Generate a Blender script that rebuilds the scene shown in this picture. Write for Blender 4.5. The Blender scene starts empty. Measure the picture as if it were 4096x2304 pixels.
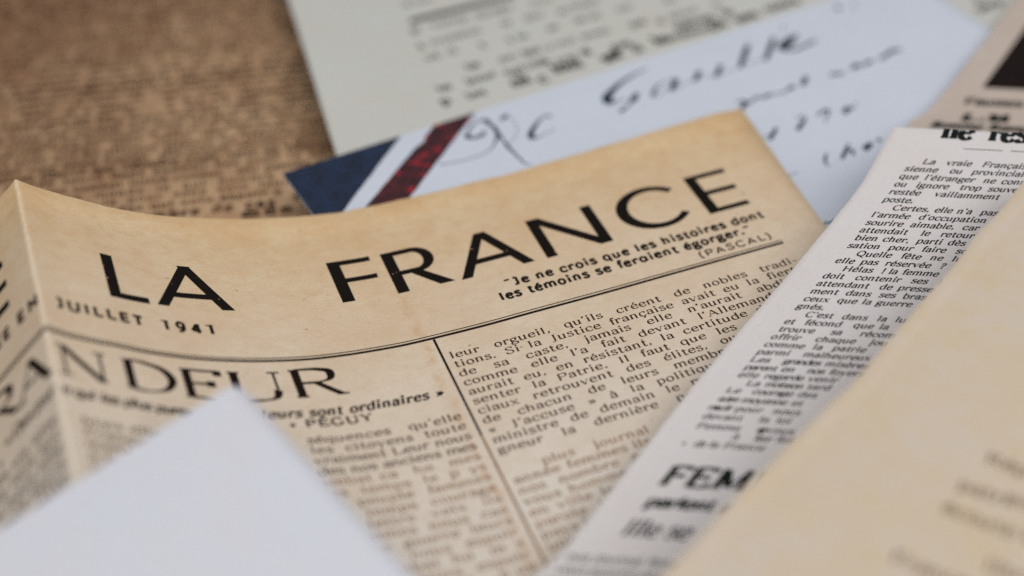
import bpy, math, random
from mathutils import Vector
random.seed(7)
scene = bpy.context.scene
# ---------------------------------------------------------------- camera, light, exposure
ELEV, DIST = math.radians(41), 0.27
cam = bpy.data.objects.new("camera", bpy.data.cameras.new("camera"))
scene.collection.objects.link(cam)
scene.camera = cam
cam.location = (0, -DIST * math.cos(ELEV), DIST * math.sin(ELEV))
cam.rotation_euler = (math.radians(49), 0, 0)
cam.data.sensor_fit = 'HORIZONTAL'; cam.data.sensor_width = 36; cam.data.lens = 50
cam.data.clip_start = 0.01; cam.data.clip_end = 20
cam.data.dof.use_dof = True
cam.data.dof.focus_distance = 0.2582
cam.data.dof.aperture_fstop = 5.4
cam.data.dof.aperture_blades = 0
world = bpy.data.worlds.new("World"); scene.world = world; world.use_nodes = True
bg = world.node_tree.nodes["Background"]
bg.inputs[0].default_value = (0.86, 0.92, 1.0, 1); bg.inputs[1].default_value = 0.36
def lamp(name, loc, size, power, col):
    l = bpy.data.lights.new(name, 'AREA'); l.shape = 'RECTANGLE'; l.size, l.size_y = size
    l.energy = power; l.color = col
    o = bpy.data.objects.new(name, l); scene.collection.objects.link(o); o.location = loc
    o.rotation_euler = (Vector((0, 0, 0)) - Vector(loc)).to_track_quat('-Z', 'Y').to_euler()
    return o
lamp("window_light", (0.17, -0.27, 0.74), (1.0, 1.0), 6.9, (1.0, 0.985, 0.965))
scene.view_settings.view_transform = 'Standard'; scene.view_settings.look = 'None'
scene.view_settings.exposure = 0; scene.view_settings.gamma = 1
scene.render.engine = 'CYCLES'
scene.cycles.use_denoising = False
scene.cycles.max_bounces = 5

# ---------------------------------------------------------------- materials
def srgb(r, g, b):
    f = lambda c: (c / 255 / 12.92) if c / 255 <= 0.04045 else ((c / 255 + 0.055) / 1.055) ** 2.4
    return (f(r), f(g), f(b), 1)
class NT:
    def __init__(s, name):
        s.m = bpy.data.materials.new(name); s.m.use_nodes = True
        s.n = s.m.node_tree.nodes; s.l = s.m.node_tree.links
        s.b = s.n["Principled BSDF"]
        s.uv = s.n.new('ShaderNodeUVMap').outputs[0]
    def noise(s, scale, detail=3, rough=0.55, stretch=(1, 1), dist=0, shift=0):
        mp = s.n.new('ShaderNodeMapping'); s.l.new(s.uv, mp.inputs[0])
        mp.inputs['Scale'].default_value = (stretch[0], stretch[1], 1)
        mp.inputs['Location'].default_value = (shift, shift * .7, shift * .3)
        t = s.n.new('ShaderNodeTexNoise'); s.l.new(mp.outputs[0], t.inputs['Vector'])
        t.inputs['Scale'].default_value = scale; t.inputs['Detail'].default_value = detail
        t.inputs['Roughness'].default_value = rough; t.inputs['Distortion'].default_value = dist
        return t.outputs[0]
    def ramp(s, x, a, b, lo=0, hi=1):
        r = s.n.new('ShaderNodeMapRange'); s.l.new(x, r.inputs[0])
        for k, v in zip((1, 2, 3, 4), (a, b, lo, hi)): r.inputs[k].default_value = v
        return r.outputs[0]
    def mix(s, f, a, b, mode='MIX'):
        m = s.n.new('ShaderNodeMix'); m.data_type = 'RGBA'; m.blend_type = mode
        for sock, v in ((m.inputs[0], f), (m.inputs[6], a), (m.inputs[7], b)):
            if hasattr(v, 'links'): s.l.new(v, sock)
            else: sock.default_value = v
        return m.outputs[2]
    def sep(s):
        q = s.n.new('ShaderNodeSeparateXYZ'); s.l.new(s.uv, q.inputs[0]); return q.outputs
    def math(s, op, a, b):
        m = s.n.new('ShaderNodeMath'); m.operation = op
        for sock, v in ((m.inputs[0], a), (m.inputs[1], b)):
            if hasattr(v, 'links'): s.l.new(v, sock)
            else: sock.default_value = v
        return m.outputs[0]
    def finish(s, col, rough=0.8, spec=0.15, bump=None, bs=0.1):
        if hasattr(col, 'links'): s.l.new(col, s.b.inputs['Base Color'])
        else: s.b.inputs['Base Color'].default_value = col
        s.b.inputs['Roughness'].default_value = rough
        s.b.inputs['Specular IOR Level'].default_value = spec
        if bump is not None:
            bn = s.n.new('ShaderNodeBump'); bn.inputs['Strength'].default_value = bs
            bn.inputs['Distance'].default_value = 0.0002
            s.l.new(bump, bn.inputs['Height']); s.l.new(bn.outputs[0], s.b.inputs['Normal'])
        return s.m
def aged(t, base, blotch, amount=.6, grain=.12, specks=.5, fibre=(14, 60)):
    """aged stock: blotches, fine grain, pulp fibres and a few brown specks"""
    c = t.mix(t.math('MULTIPLY', t.ramp(t.noise(5.5, 5, .6), .38, .68), amount), base, blotch)
    c = t.mix(t.math('MULTIPLY', t.ramp(t.noise(38, 5, .68, stretch=(.8, 1.3), shift=3), .42, .68), amount * .85), c, blotch)
    f = t.noise(10, 4, .7, stretch=fibre, shift=5)
    c = t.mix(t.ramp(f, .52, .72, 0, .5), c, t.mix(.55, blotch, (.24, .14, .05, 1)))
    g = t.noise(520, 2, .7, shift=1)
    c = t.mix(t.ramp(g, .25, .75, 0, grain * 2), c, (.16, .12, .09, 1))
    c = t.mix(t.ramp(t.noise(640, 2, .6, shift=2), .5, .8, 0, grain), c, (.95, .92, .88, 1))
    sp = t.ramp(t.noise(70, 2, .5, stretch=(.7, 1.3), shift=9), .715, .76, 0, specks)
    c = t.mix(sp, c, (.16, .09, .04, 1))
    return c, g
def mat_newspaper():
    t = NT("aged_newsprint"); v = t.sep()[1]
    wob = t.math('ADD', v, t.math('MULTIPLY', t.noise(3.5, 4, .6, shift=11), .22))
    k = t.ramp(wob, -.42, .40)                       # paper yellows most towards its outer (top) edge
    base = t.mix(k, srgb(224, 214, 203), srgb(219, 191, 150))
    bl = t.mix(k, srgb(212, 198, 180), srgb(204, 158, 102))
    c, g = aged(t, base, bl, .55, .16, .6)
    f = t.noise(16, 5, .75, stretch=(3.2, 22), shift=15)         # pulp fibres lying along the lines of print
    c = t.mix(t.ramp(f, .53, .68, 0, .36), c, t.mix(k, srgb(190, 162, 132), srgb(178, 134, 84))); c = t.mix(t.ramp(f, .30, .44, .3, 0), c, srgb(232, 220, 198))
    u0 = t.sep()[0]                                              # brown seepage beside the column rule
    sd = t.math('ABSOLUTE', t.math('ADD', t.math('SUBTRACT', u0, .668), t.math('MULTIPLY', t.math('SUBTRACT', t.noise(22, 4, .6, shift=21), .5), .05)), 0)
    sk = t.math('MULTIPLY', t.ramp(sd, .001, .014, .42, 0), t.math('MULTIPLY', t.ramp(v, .02, .06, 1, 0), t.ramp(t.noise(30, 3, .6, shift=23), .4, .6)))
    c = t.mix(sk, c, srgb(186, 136, 80))
    u = t.sep()[0]
    # worn pale line where the fold has lost its surface
    d = t.math('ABSOLUTE', t.math('ADD', u, t.math('MULTIPLY', t.math('SUBTRACT', t.noise(60, 3, .6, shift=4), .5), .012)), 0)
    worn = t.math('MULTIPLY', t.ramp(d, .0006, .0055, .7, 0), t.ramp(t.noise(90, 4, .7, shift=6), .35, .6, .25, 1))
    c = t.mix(worn, c, srgb(226, 212, 190))
    return t.finish(c, .82, .12, g, .25)
def mat_plain(name, base, blotch, amount, grain, specks, bs=.2):
    t = NT(name); c, g = aged(t, base, blotch, amount, grain, specks)
    return t.finish(c, .8, .12, g, bs)
def mat_ink(name, col, worn, flecks=0.0, fade=.35):
    t = NT(name)
    c = t.mix(t.ramp(t.noise(45, 4, .6), .35, .75, 0, fade), col, worn)
    c = t.mix(t.ramp(t.noise(300, 2, .6, shift=6), .5, .8, 0, fade), c, worn)
    if flecks:
        c = t.mix(t.ramp(t.noise(115, 1.5, .5, shift=8), .725, .755, 0, flecks), c, srgb(190, 150, 125))
    return t.finish(c, .75, .06)
M = {}
M['news'] = mat_newspaper()
M['ink'] = mat_ink("black_ink", srgb(20, 15, 12), srgb(30, 23, 18), .75, .5)
M['ink_fine'] = mat_ink("fine_black_ink", srgb(20, 15, 12), srgb(42, 32, 24), 0, .5)
M['ink_brown'] = mat_ink("brown_ink", srgb(34, 18, 10), srgb(98, 60, 36), 0, .6)
M['ink_head'] = mat_ink("headline_ink", srgb(22, 14, 11), srgb(44, 28, 20), 0, .45)
def mat_brown():
    t = NT("brown_stock")
    c, g = aged(t, srgb(210, 178, 139), srgb(168, 129, 96), .8, .12, .4)
    c = t.mix(t.ramp(t.noise(14, 4, .65, shift=31), .40, .66, 0, .6), c, srgb(148, 110, 81))
    u, v = t.sep()[0], t.sep()[1]                                # browner to the upper left: toning plus light falloff put into the colour
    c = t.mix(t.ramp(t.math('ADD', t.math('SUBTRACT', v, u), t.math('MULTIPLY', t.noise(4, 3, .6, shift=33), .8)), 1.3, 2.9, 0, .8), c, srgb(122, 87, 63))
    return t.finish(c, .82, .1, g, .2)
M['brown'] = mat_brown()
def mat_page_ink():
    t = NT("dark_brown_ink")                                     # print worn away in patches
    c = t.mix(t.ramp(t.noise(24, 4, .65, shift=2), .40, .68, 0, .85), srgb(46, 28, 19), srgb(122, 88, 62))
    return t.finish(c, .8, .06)
M['ink_page'] = mat_page_ink()
M['ink_faded'] = mat_ink("faded_brown_ink", srgb(112, 80, 56), srgb(168, 136, 106), 0, .8)
M['grey'] = mat_plain("grey_stock", srgb(196, 196, 191), srgb(194, 190, 178), .6, .06, .1)
M['ink_type'] = mat_ink("typed_ink", srgb(58, 58, 54), srgb(110, 112, 106), 0, .8)
M['bold_type'] = mat_ink("bold_typed_ink", srgb(40, 36, 32), srgb(80, 72, 64), 0, .7)
M['letter'] = mat_plain("white_wove_paper", srgb(201, 206, 217), srgb(195, 200, 211), .6, .04, .04)
M['pen'] = mat_ink("blue_black_pen_ink", srgb(18, 28, 34), srgb(66, 82, 92), 0, .7)
M['pen_pale'] = mat_ink("pale_pen_ink", srgb(120, 134, 146), srgb(150, 162, 174), 0, .6)
M['clip'] = mat_plain("pale_newsprint", srgb(208, 204, 206), srgb(206, 196, 192), .6, .07, .15)
M['clip_ink'] = mat_ink("green_black_ink", srgb(16, 20, 19), srgb(42, 46, 46), 0, .5)
M['cream'] = mat_plain("cream_stock", srgb(199, 185, 171), srgb(200, 178, 142), .6, .06, .1)
M['cream_ink'] = mat_ink("faded_ink", srgb(86, 66, 50), srgb(150, 124, 100), 0, .7)
M['front'] = mat_plain("smooth_white_paper", srgb(205, 208, 216), srgb(208, 204, 209), .8, .05, .03)
def mat_stripe(name, dark, mid, hot, a, b):
    t = NT(name)
    c = t.mix(t.ramp(t.noise(26, 4, .6), .38, .66), dark, mid)
    c = t.mix(t.ramp(t.noise(34, 4, .65, stretch=(.8, 1), shift=4), a, b, 0, .9), c, hot)
    c = t.mix(t.ramp(t.noise(330, 3, .7, shift=2), .52, .75, 0, .25), c, (.45, .47, .52, 1))
    return t.finish(c, .7, .2)
M['blue'] = mat_stripe("printed_blue", srgb(15, 25, 44), srgb(20, 38, 66), srgb(30, 58, 98), .6, .78)
M['red'] = mat_stripe("printed_red", srgb(46, 14, 17), srgb(72, 22, 27), srgb(188, 24, 44), .555, .69)
def mat_table():
    t = NT("table_wood")
    c = t.mix(t.ramp(t.noise(3, 6, .6, stretch=(1, 14)), .3, .7), srgb(96, 66, 44), srgb(66, 42, 28))
    return t.finish(c, .5, .4)
M['table'] = mat_table()
M['photo'] = mat_ink("printed_photo_black", srgb(22, 16, 14), srgb(40, 30, 27), 0, .6)

# ---------------------------------------------------------------- lettering: skeleton strokes drawn with a broad nib
def spl(pts, n=5):
    out = []
    for i in range(len(pts) - 1):
        p0 = pts[max(i - 1, 0)]; p1 = pts[i]; p2 = pts[i + 1]; p3 = pts[min(i + 2, len(pts) - 1)]
        for k in range(n):
            t = k / n
            out.append(tuple(.5 * (2 * b + (c - a) * t + (2 * a - 5 * b + 4 * c - d) * t * t + (3 * b - a - 3 * c + d) * t ** 3)
                             for a, b, c, d in zip(p0, p1, p2, p3)))
    out.append(tuple(pts[-1])); return out
def S(*p): return ('s', p)
def P(*p): return ('p', p)
def D(x0, y0, x1, y1, thin=0): return ('d', (x0, y0, x1, y1, thin))
def O(cx, cy, rx, ry):
    return ('o', [(cx + rx * math.cos(a), cy + ry * math.sin(a)) for a in [2 * math.pi * k / 16 for k in range(17)]])
def dot(x, y, r=1): return ('b', (x, y, r))
BR = ((110, 380), (190, 480), (310, 490), (415, 400), (440, 250), (410, 90), (310, 10), (190, 20), (110, 110))
BL = tuple((510 - x, y) for x, y in BR)
ARCH = ((110, 350), (190, 470), (290, 497), (375, 440), (390, 320))
G = {
 ' ': (270, [], []),
 'a': (455, [S((90, 380), (140, 475), (240, 497), (335, 445), (355, 340)), P((355, 345), (355, 70)), S((355, 80), (380, 10), (445, 30)),
             S((355, 300), (220, 270), (90, 200), (80, 90), (170, 5), (290, 40), (355, 130)), dot(100, 375, .6)], []),
 'b': (510, [P((110, 740), (110, 0)), S(*BR)], [('l', 110, 740)]),
 'c': (450, [S((405, 385), (345, 480), (250, 498), (120, 430), (70, 250), (120, 70), (250, 2), (345, 30), (415, 120)), dot(390, 385, .7)], []),
 'd': (515, [P((400, 740), (400, 0)), S(*BL)], [('l', 400, 740), ('r', 400, 0)]),
 'e': (460, [P((80, 280), (405, 280)), S((405, 280), (380, 430), (255, 498), (125, 430), (70, 250), (120, 70), (250, 2), (345, 30), (415, 120))], []),
 'f': (320, [S((335, 690), (280, 742), (215, 720), (185, 600)), P((185, 620), (185, 0)), P((60, 485), (310, 485)), dot(325, 685, .7)], [('f', 185, 0)]),
 'g': (480, [O(215, 345, 145, 150), S((130, 220), (85, 150), (140, 80), (330, 60), (425, -20), (390, -140), (220, -200), (70, -140), (60, -40), (150, 60)), S((340, 430), (400, 495), (460, 480))], []),
 'h': (530, [P((110, 740), (110, 0)), S(*ARCH), P((390, 330), (390, 0))], [('l', 110, 740), ('f', 110, 0), ('f', 390, 0)]),
 'i': (270, [P((135, 500), (135, 0)), dot(130, 670)], [('l', 135, 500), ('f', 135, 0)]),
 'j': (270, [P((150, 500), (150, -90)), S((150, -70), (120, -190), (30, -190)), dot(145, 670)], [('l', 150, 500)]),
 'k': (510, [P((110, 740), (110, 0)), D(120, 180, 360, 490, 1), D(220, 300, 410, 0)], [('l', 110, 740), ('f', 110, 0), ('f', 370, 490), ('f', 420, 0)]),
 'l': (268, [P((130, 740), (130, 0))], [('l', 130, 740), ('f', 130, 0)]),
 'm': (790, [P((110, 500), (110, 0)), S(*ARCH), P((390, 330), (390, 0)), S(*[(x + 280, y) for x, y in ARCH]), P((670, 330), (670, 0))],
       [('l', 110, 500), ('f', 110, 0), ('f', 390, 0), ('f', 670, 0)]),
 'n': (530, [P((110, 500), (110, 0)), S(*ARCH), P((390, 330), (390, 0))], [('l', 110, 500), ('f', 110, 0), ('f', 390, 0)]),
 'o': (490, [O(245, 250, 175, 248)], []),
 'p': (515, [P((110, 500), (110, -210)), S(*BR)], [('l', 110, 500), ('f', 110, -210)]),
 'q': (515, [P((400, 500), (400, -210)), S(*BL)], [('f', 400, -210)]),
 'r': (375, [P((110, 500), (110, 0)), S((110, 330), (170, 440), (250, 495), (330, 470)), dot(325, 440, .9)], [('l', 110, 500), ('f', 110, 0)]),
 's': (400, [S((335, 395), (290, 485), (200, 498), (100, 455), (85, 365), (165, 290), (285, 230), (345, 140), (295, 25), (190, 2), (90, 30), (60, 120))], []),
 't': (335, [P((150, 640), (150, 100)), S((150, 115), (180, 12), (255, 5), (315, 60)), P((45, 485), (300, 485))], []),
 'u': (530, [P((100, 500), (100, 150)), S((100, 170), (130, 35), (225, 2), (320, 50), (390, 150)), P((390, 500), (390, 0))], [('l', 100, 500), ('l', 390, 500), ('r', 390, 0)]),
 'v': (470, [D(60, 500, 235, 0), D(415, 500, 235, 0, 1)], [('f', 70, 500), ('f', 405, 500)]),
 'w': (700, [D(50, 500, 205, 0), D(350, 500, 205, 0, 1), D(350, 500, 500, 0), D(640, 500, 500, 0, 1)], [('f', 60, 500), ('f', 630, 500)]),
 'x': (480, [D(60, 500, 410, 0), D(400, 500, 60, 0, 1)], [('f', 80, 500), ('f', 390, 500), ('f', 80, 0), ('f', 400, 0)]),
 'y': (470, [D(60, 500, 240, 0), D(415, 500, 190, -140, 1), S((200, -120), (150, -205), (70, -190))], [('f', 70, 500), ('f', 405, 500)]),
 'z': (430, [P((60, 480), (370, 480)), D(370, 480, 60, 20), P((60, 20), (380, 20))], []),
 'A': (690, [D(340, 700, 80, 0, 1), D(340, 700, 610, 0), P((180, 240), (500, 240))], [('f', 85, 0), ('f', 605, 0)]),
 'C': (680, [S((600, 560), (500, 680), (380, 702), (180, 620), (80, 350), (180, 80), (380, -2), (510, 30), (610, 150)), ], []),
 'D': (720, [P((140, 700), (140, 0)), S((140, 690), (330, 692), (540, 590), (630, 350), (540, 110), (330, 8), (140, 10))], [('l', 140, 700), ('l', 140, 0)]),
 'E': (620, [P((140, 700), (140, 0)), P((140, 682), (540, 682)), P((140, 360), (430, 360)), P((140, 18), (560, 18)), P((540, 700), (540, 570)), P((430, 430), (430, 290)), P((565, 150), (565, 0))], [('l', 140, 700), ('l', 140, 0)]),
 'F': (580, [P((140, 700), (140, 0)), P((140, 682), (530, 682)), P((140, 360), (420, 360)), P((530, 700), (530, 570)), P((420, 430), (420, 290))], [('l', 140, 700), ('f', 140, 0)]),
 'G': (730, [S((600, 560), (500, 680), (380, 702), (180, 620), (80, 350), (180, 80), (380, -2), (510, 30), (600, 110)), P((600, 300), (600, 20))], [('f', 600, 300)]),
 'H': (760, [P((140, 700), (140, 0)), P((610, 700), (610, 0)), P((140, 360), (610, 360))], [('f', 140, 700), ('f', 140, 0), ('f', 610, 700), ('f', 610, 0)]),
 'I': (330, [P((165, 700), (165, 0))], [('f', 165, 700), ('f', 165, 0)]),
 'J': (430, [P((270, 700), (270, 60)), S((270, 90), (230, -80), (90, -90))], [('f', 270, 700)]),
 'L': (600, [P((140, 700), (140, 0)), P((140, 18), (540, 18)), P((540, 170), (540, 0))], [('f', 140, 700), ('l', 140, 0)]),
 'M': (860, [P((140, 700), (140, 0)), D(140, 700, 430, 60), D(720, 700, 430, 60, 1), P((720, 700), (720, 0))], [('l', 140, 700), ('r', 720, 700), ('f', 140, 0), ('f', 720, 0)]),
 'N': (740, [D(140, 700, 140, 0, 1), D(140, 700, 610, 0), D(610, 700, 610, 0, 1)], [('l', 140, 700), ('f', 140, 0), ('f', 610, 700)]),
 'O': (740, [O(370, 350, 290, 352)], []),
 'P': (610, [P((140, 700), (140, 0)), S((140, 690), (380, 692), (540, 610), (530, 420), (380, 340), (140, 345))], [('l', 140, 700), ('f', 140, 0)]),
 'Q': (740, [O(370, 350, 290, 352), S((300, 90), (420, 40), (540, -120), (700, -130))], []),
 'R': (690, [P((140, 700), (140, 0)), S((140, 690), (360, 692), (530, 610), (520, 430), (380, 360), (140, 355)), D(340, 360, 600, 0)], [('l', 140, 700), ('f', 140, 0), ('r', 600, 0)]),
 'S': (560, [S((470, 560), (410, 680), (290, 702), (140, 640), (110, 520), (210, 410), (390, 320), (480, 190), (410, 40), (270, -2), (120, 40), (80, 180))], []),
 'T': (650, [P((325, 700), (325, 0)), P((60, 682), (590, 682)), P((70, 700), (70, 560)), P((580, 700), (580, 560))], [('f', 325, 0)]),
 'U': (730, [P((140, 700), (140, 220)), S((140, 240), (190, 50), (370, -2), (550, 60), (600, 240)), D(600, 700, 600, 220, 1)], [('f', 140, 700), ('f', 600, 700)]),
 'V': (690, [D(80, 700, 345, 0), D(610, 700, 345, 0, 1)], [('f', 90, 700), ('f', 600, 700)]),
 'Y': (660, [D(70, 700, 330, 320), D(600, 700, 330, 320, 1), P((330, 330), (330, 0))], [('f', 80, 700), ('f', 590, 700), ('f', 330, 0)]),
 '1': (420, [P((230, 700), (230, 0)), D(230, 690, 100, 610, 1)], []),
 '2': (480, [S((80, 540), (130, 670), (250, 700), (380, 620), (370, 470), (230, 260), (80, 30)), P((80, 20), (420, 20))], []),
 '4': (520, [P((350, 700), (350, 0)), D(340, 700, 60, 190, 1), P((60, 185), (480, 185))], []),
 '9': (500, [O(250, 480, 165, 215), S((410, 500), (400, 250), (300, 60), (130, 0))], []),
 '.': (240, [dot(110, 50)], []), ',': (240, [dot(120, 50), D(140, 40, 80, -120, 1)], []),
 "'": (210, [D(120, 740, 90, 540)], []), '-': (330, [P((50, 240), (280, 240))], []),
 '!': (300, [P((140, 720), (140, 220)), dot(140, 50)], []), '?': (420, [S((80, 560), (140, 690), (260, 700), (350, 600), (300, 450), (200, 340), (200, 220)), dot(200, 50)], []),
 '(': (300, [S((230, 780), (110, 600), (80, 330), (110, 60), (230, -130))], []), ')': (300, [S((70, 780), (190, 600), (220, 330), (190, 60), (70, -130))], []),
 '«': (500, [D(240, 430, 90, 250), D(90, 250, 240, 70), D(420, 430, 270, 250), D(270, 250, 420, 70)], []),
 '»': (500, [D(80, 430, 230, 250), D(230, 250, 80, 70), D(260, 430, 410, 250), D(410, 250, 260, 70)], []),
 '“': (390, [D(130, 720, 80, 560), D(280, 720, 230, 560)], []), '”': (390, [D(130, 720, 80, 560), D(280, 720, 230, 560)], []),
 '•': (420, [dot(200, 260, 1.6)], []),
}
# upright geometric one-storey shapes for the sans quotation
SANS = {'J': (430, [P((270, 700), (270, 130)), S((270, 160), (230, 20), (60, 10)), P((90, 682), (270, 682))], []),
        'E': (560, [P((130, 700), (130, 0)), P((130, 655), (490, 655)), P((130, 350), (460, 350)), P((130, 45), (500, 45))], []),
        'L': (520, [P((130, 700), (130, 0)), P((130, 45), (480, 45))], []),
        'T': (560, [P((280, 700), (280, 0)), P((50, 655), (510, 655))], []),
        'N': (720, [P((130, 700), (130, 0)), D(120, 700, 600, 0), P((590, 700), (590, 0))], []),
        'U': (680, [P((120, 700), (120, 220)), S((120, 240), (180, 50), (340, 0), (500, 50), (560, 240)), P((560, 700), (560, 220))], []),
        'A': (700, [D(350, 700, 80, 0), D(350, 700, 620, 0), P((190, 220), (510, 220))], []),
        'F': (540, [P((130, 700), (130, 0)), P((130, 655), (480, 655)), P((130, 350), (440, 350))], []),
        'a': (530, [O(240, 250, 170, 240), P((420, 500), (420, 0))], [])}
ACC = {'é': ('e', [D(330, 740, 220, 570)]), 'è': ('e', [D(170, 740, 280, 570)]), 'ê': ('e', [D(140, 580, 245, 730), D(245, 730, 350, 580)]),
       'à': ('a', [D(170, 740, 280, 570)]), 'ç': ('c', [S((250, 0), (300, -80), (260, -180), (170, -170))]), 'É': ('E', [D(430, 900, 320, 750)]),
       'ù': ('u', [D(170, 740, 280, 570)]), 'û': ('u', [D(140, 580, 245, 730), D(245, 730, 350, 580)])}
def glyph(ch, sans=False):
    if sans and ch in SANS: return SANS[ch]
    if ch in ACC:
        a, s, f = glyph(ACC[ch][0], sans); return a, s + ACC[ch][1], f
    return G.get(ch, G['o'])
class Style:
    def __init__(s, size, W, T, sx=1, slant=0, serif=1, track=0, sans=False, nib=.18, n=4):
        s.size, s.W, s.T, s.sx, s.slant, s.serif, s.track, s.sans, s.nib, s.n = size, W, T, sx, slant, serif, track, sans, nib, n
class Ink:
    """flat print collected as quads in page coordinates (metres)"""
    def __init__(s): s.q = []
    def quad(s, a, b, c, d): s.q.append((a, b, c, d))
    def ribbon(s, pts, w0, w1=None, nib=None, T=None, closed=False):
        n = len(pts); L = []; R_ = []
        for i, p in enumerate(pts):
            if closed: a, b = pts[(i - 1) % (n - 1)], pts[(i + 1) % (n - 1)]
            else: a, b = pts[max(i - 1, 0)], pts[min(i + 1, n - 1)]
            dx, dy = b[0] - a[0], b[1] - a[1]; l = math.hypot(dx, dy) or 1e-9
            if nib is None: w = w0 + ((w1 if w1 is not None else w0) - w0) * i / max(n - 1, 1)
            else: w = T + (w0 - T) * abs(math.sin(math.atan2(dy, dx) - nib))
            if len(p) > 2: w = p[2]
            L.append((p[0] - dy / l * w / 2, p[1] + dx / l * w / 2)); R_.append((p[0] + dy / l * w / 2, p[1] - dx / l * w / 2))
        for i in range(n - 1): s.quad(R_[i], R_[i + 1], L[i + 1], L[i])
    def blob(s, x, y, r, k=8, sy=1):
        p = [(x + r * math.cos(2 * math.pi * i / k), y + sy * r * math.sin(2 * math.pi * i / k)) for i in range(k)]
        for i in range(0, k, 2): s.quad((x, y), p[i], p[(i + 1) % k], p[(i + 2) % k])
    def glyph(s, ch, x, y, st, rot=0):
        adv, prims, ser = glyph(ch, st.sans); z = st.size / 1000; cr, sr = math.cos(rot), math.sin(rot)
        def tr(p):
            X = (p[0] * st.sx + st.slant * p[1]) * z; Y = p[1] * z
            return (x + X * cr - Y * sr, y + X * sr + Y * cr)
        W, T = st.W, st.T
        for kind, a in prims:
            if kind in 'sp' or kind == 'o':
                pts = spl(list(a), st.n) if kind == 's' else list(a)
                # widths in glyph space
                tmp = Ink(); tmp.ribbon([(p[0] * st.sx, p[1]) for p in pts], W, nib=st.nib, T=T, closed=(kind == 'o'))
                for q in tmp.q: s.quad(*[tr((p[0] / st.sx, p[1])) for p in q])
            elif kind == 'd':
                x0, y0, x1, y1, thin = a; h = (T * 1.25 if thin else W * 1.04) / 2 / st.sx
                if abs(x1 - x0) > 1.6 * abs(y1 - y0): h *= 1.6
                s.quad(tr((x0 - h, y0)), tr((x1 - h, y1)), tr((x1 + h, y1)), tr((x0 + h, y0)))
            elif kind == 'b':
                r = max(W * .62, 34) * a[2]
                tmp = Ink(); tmp.blob(a[0] * st.sx, a[1], r)
                for q in tmp.q: s.quad(*[tr((p[0] / st.sx, p[1])) for p in q])
        if st.serif:
            for k, X, Y in ser:
                l, r = {'f': (1, 1), 'l': (1, 0), 'r': (0, 1)}[k]; e = (W * .5 + 58) * st.serif / st.sx
                h = T * 1.05; y0, y1 = (Y, Y + h) if Y < 250 and Y > -150 or Y < -150 else (Y - h, Y)
                s.quad(tr((X - l * e, y0)), tr((X + r * e, y0)), tr((X + r * e, y1)), tr((X - l * e, y1)))
        return (adv * st.sx + st.track) * z
    def width(s, txt, st): return sum((glyph(c, st.sans)[0] * st.sx + st.track) * st.size / 1000 for c in txt)
    def text(s, txt, u, v, st, width=None, rot=0, drop=0):
        w = s.width(txt, st); sp = txt.count(' ')
        ex = (width - w) / sp if width and sp else 0
        k = 1
        if width and (ex < -.15 * st.size or not sp):
            k = width / w; ex = 0
        x = 0
        for c in txt:
            if random.random() >= drop:
                jx, jy = random.gauss(0, .006) * st.size, random.gauss(0, .008) * st.size
                st2 = st
                s.glyph(c, u + x * math.cos(rot) - jy * math.sin(rot), v + x * math.sin(rot) + jy * math.cos(rot), st2, rot)
            x += (glyph(c, st.sans)[0] * st.sx + st.track) * st.size / 1000 * k
            if c == ' ': x += ex
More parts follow.
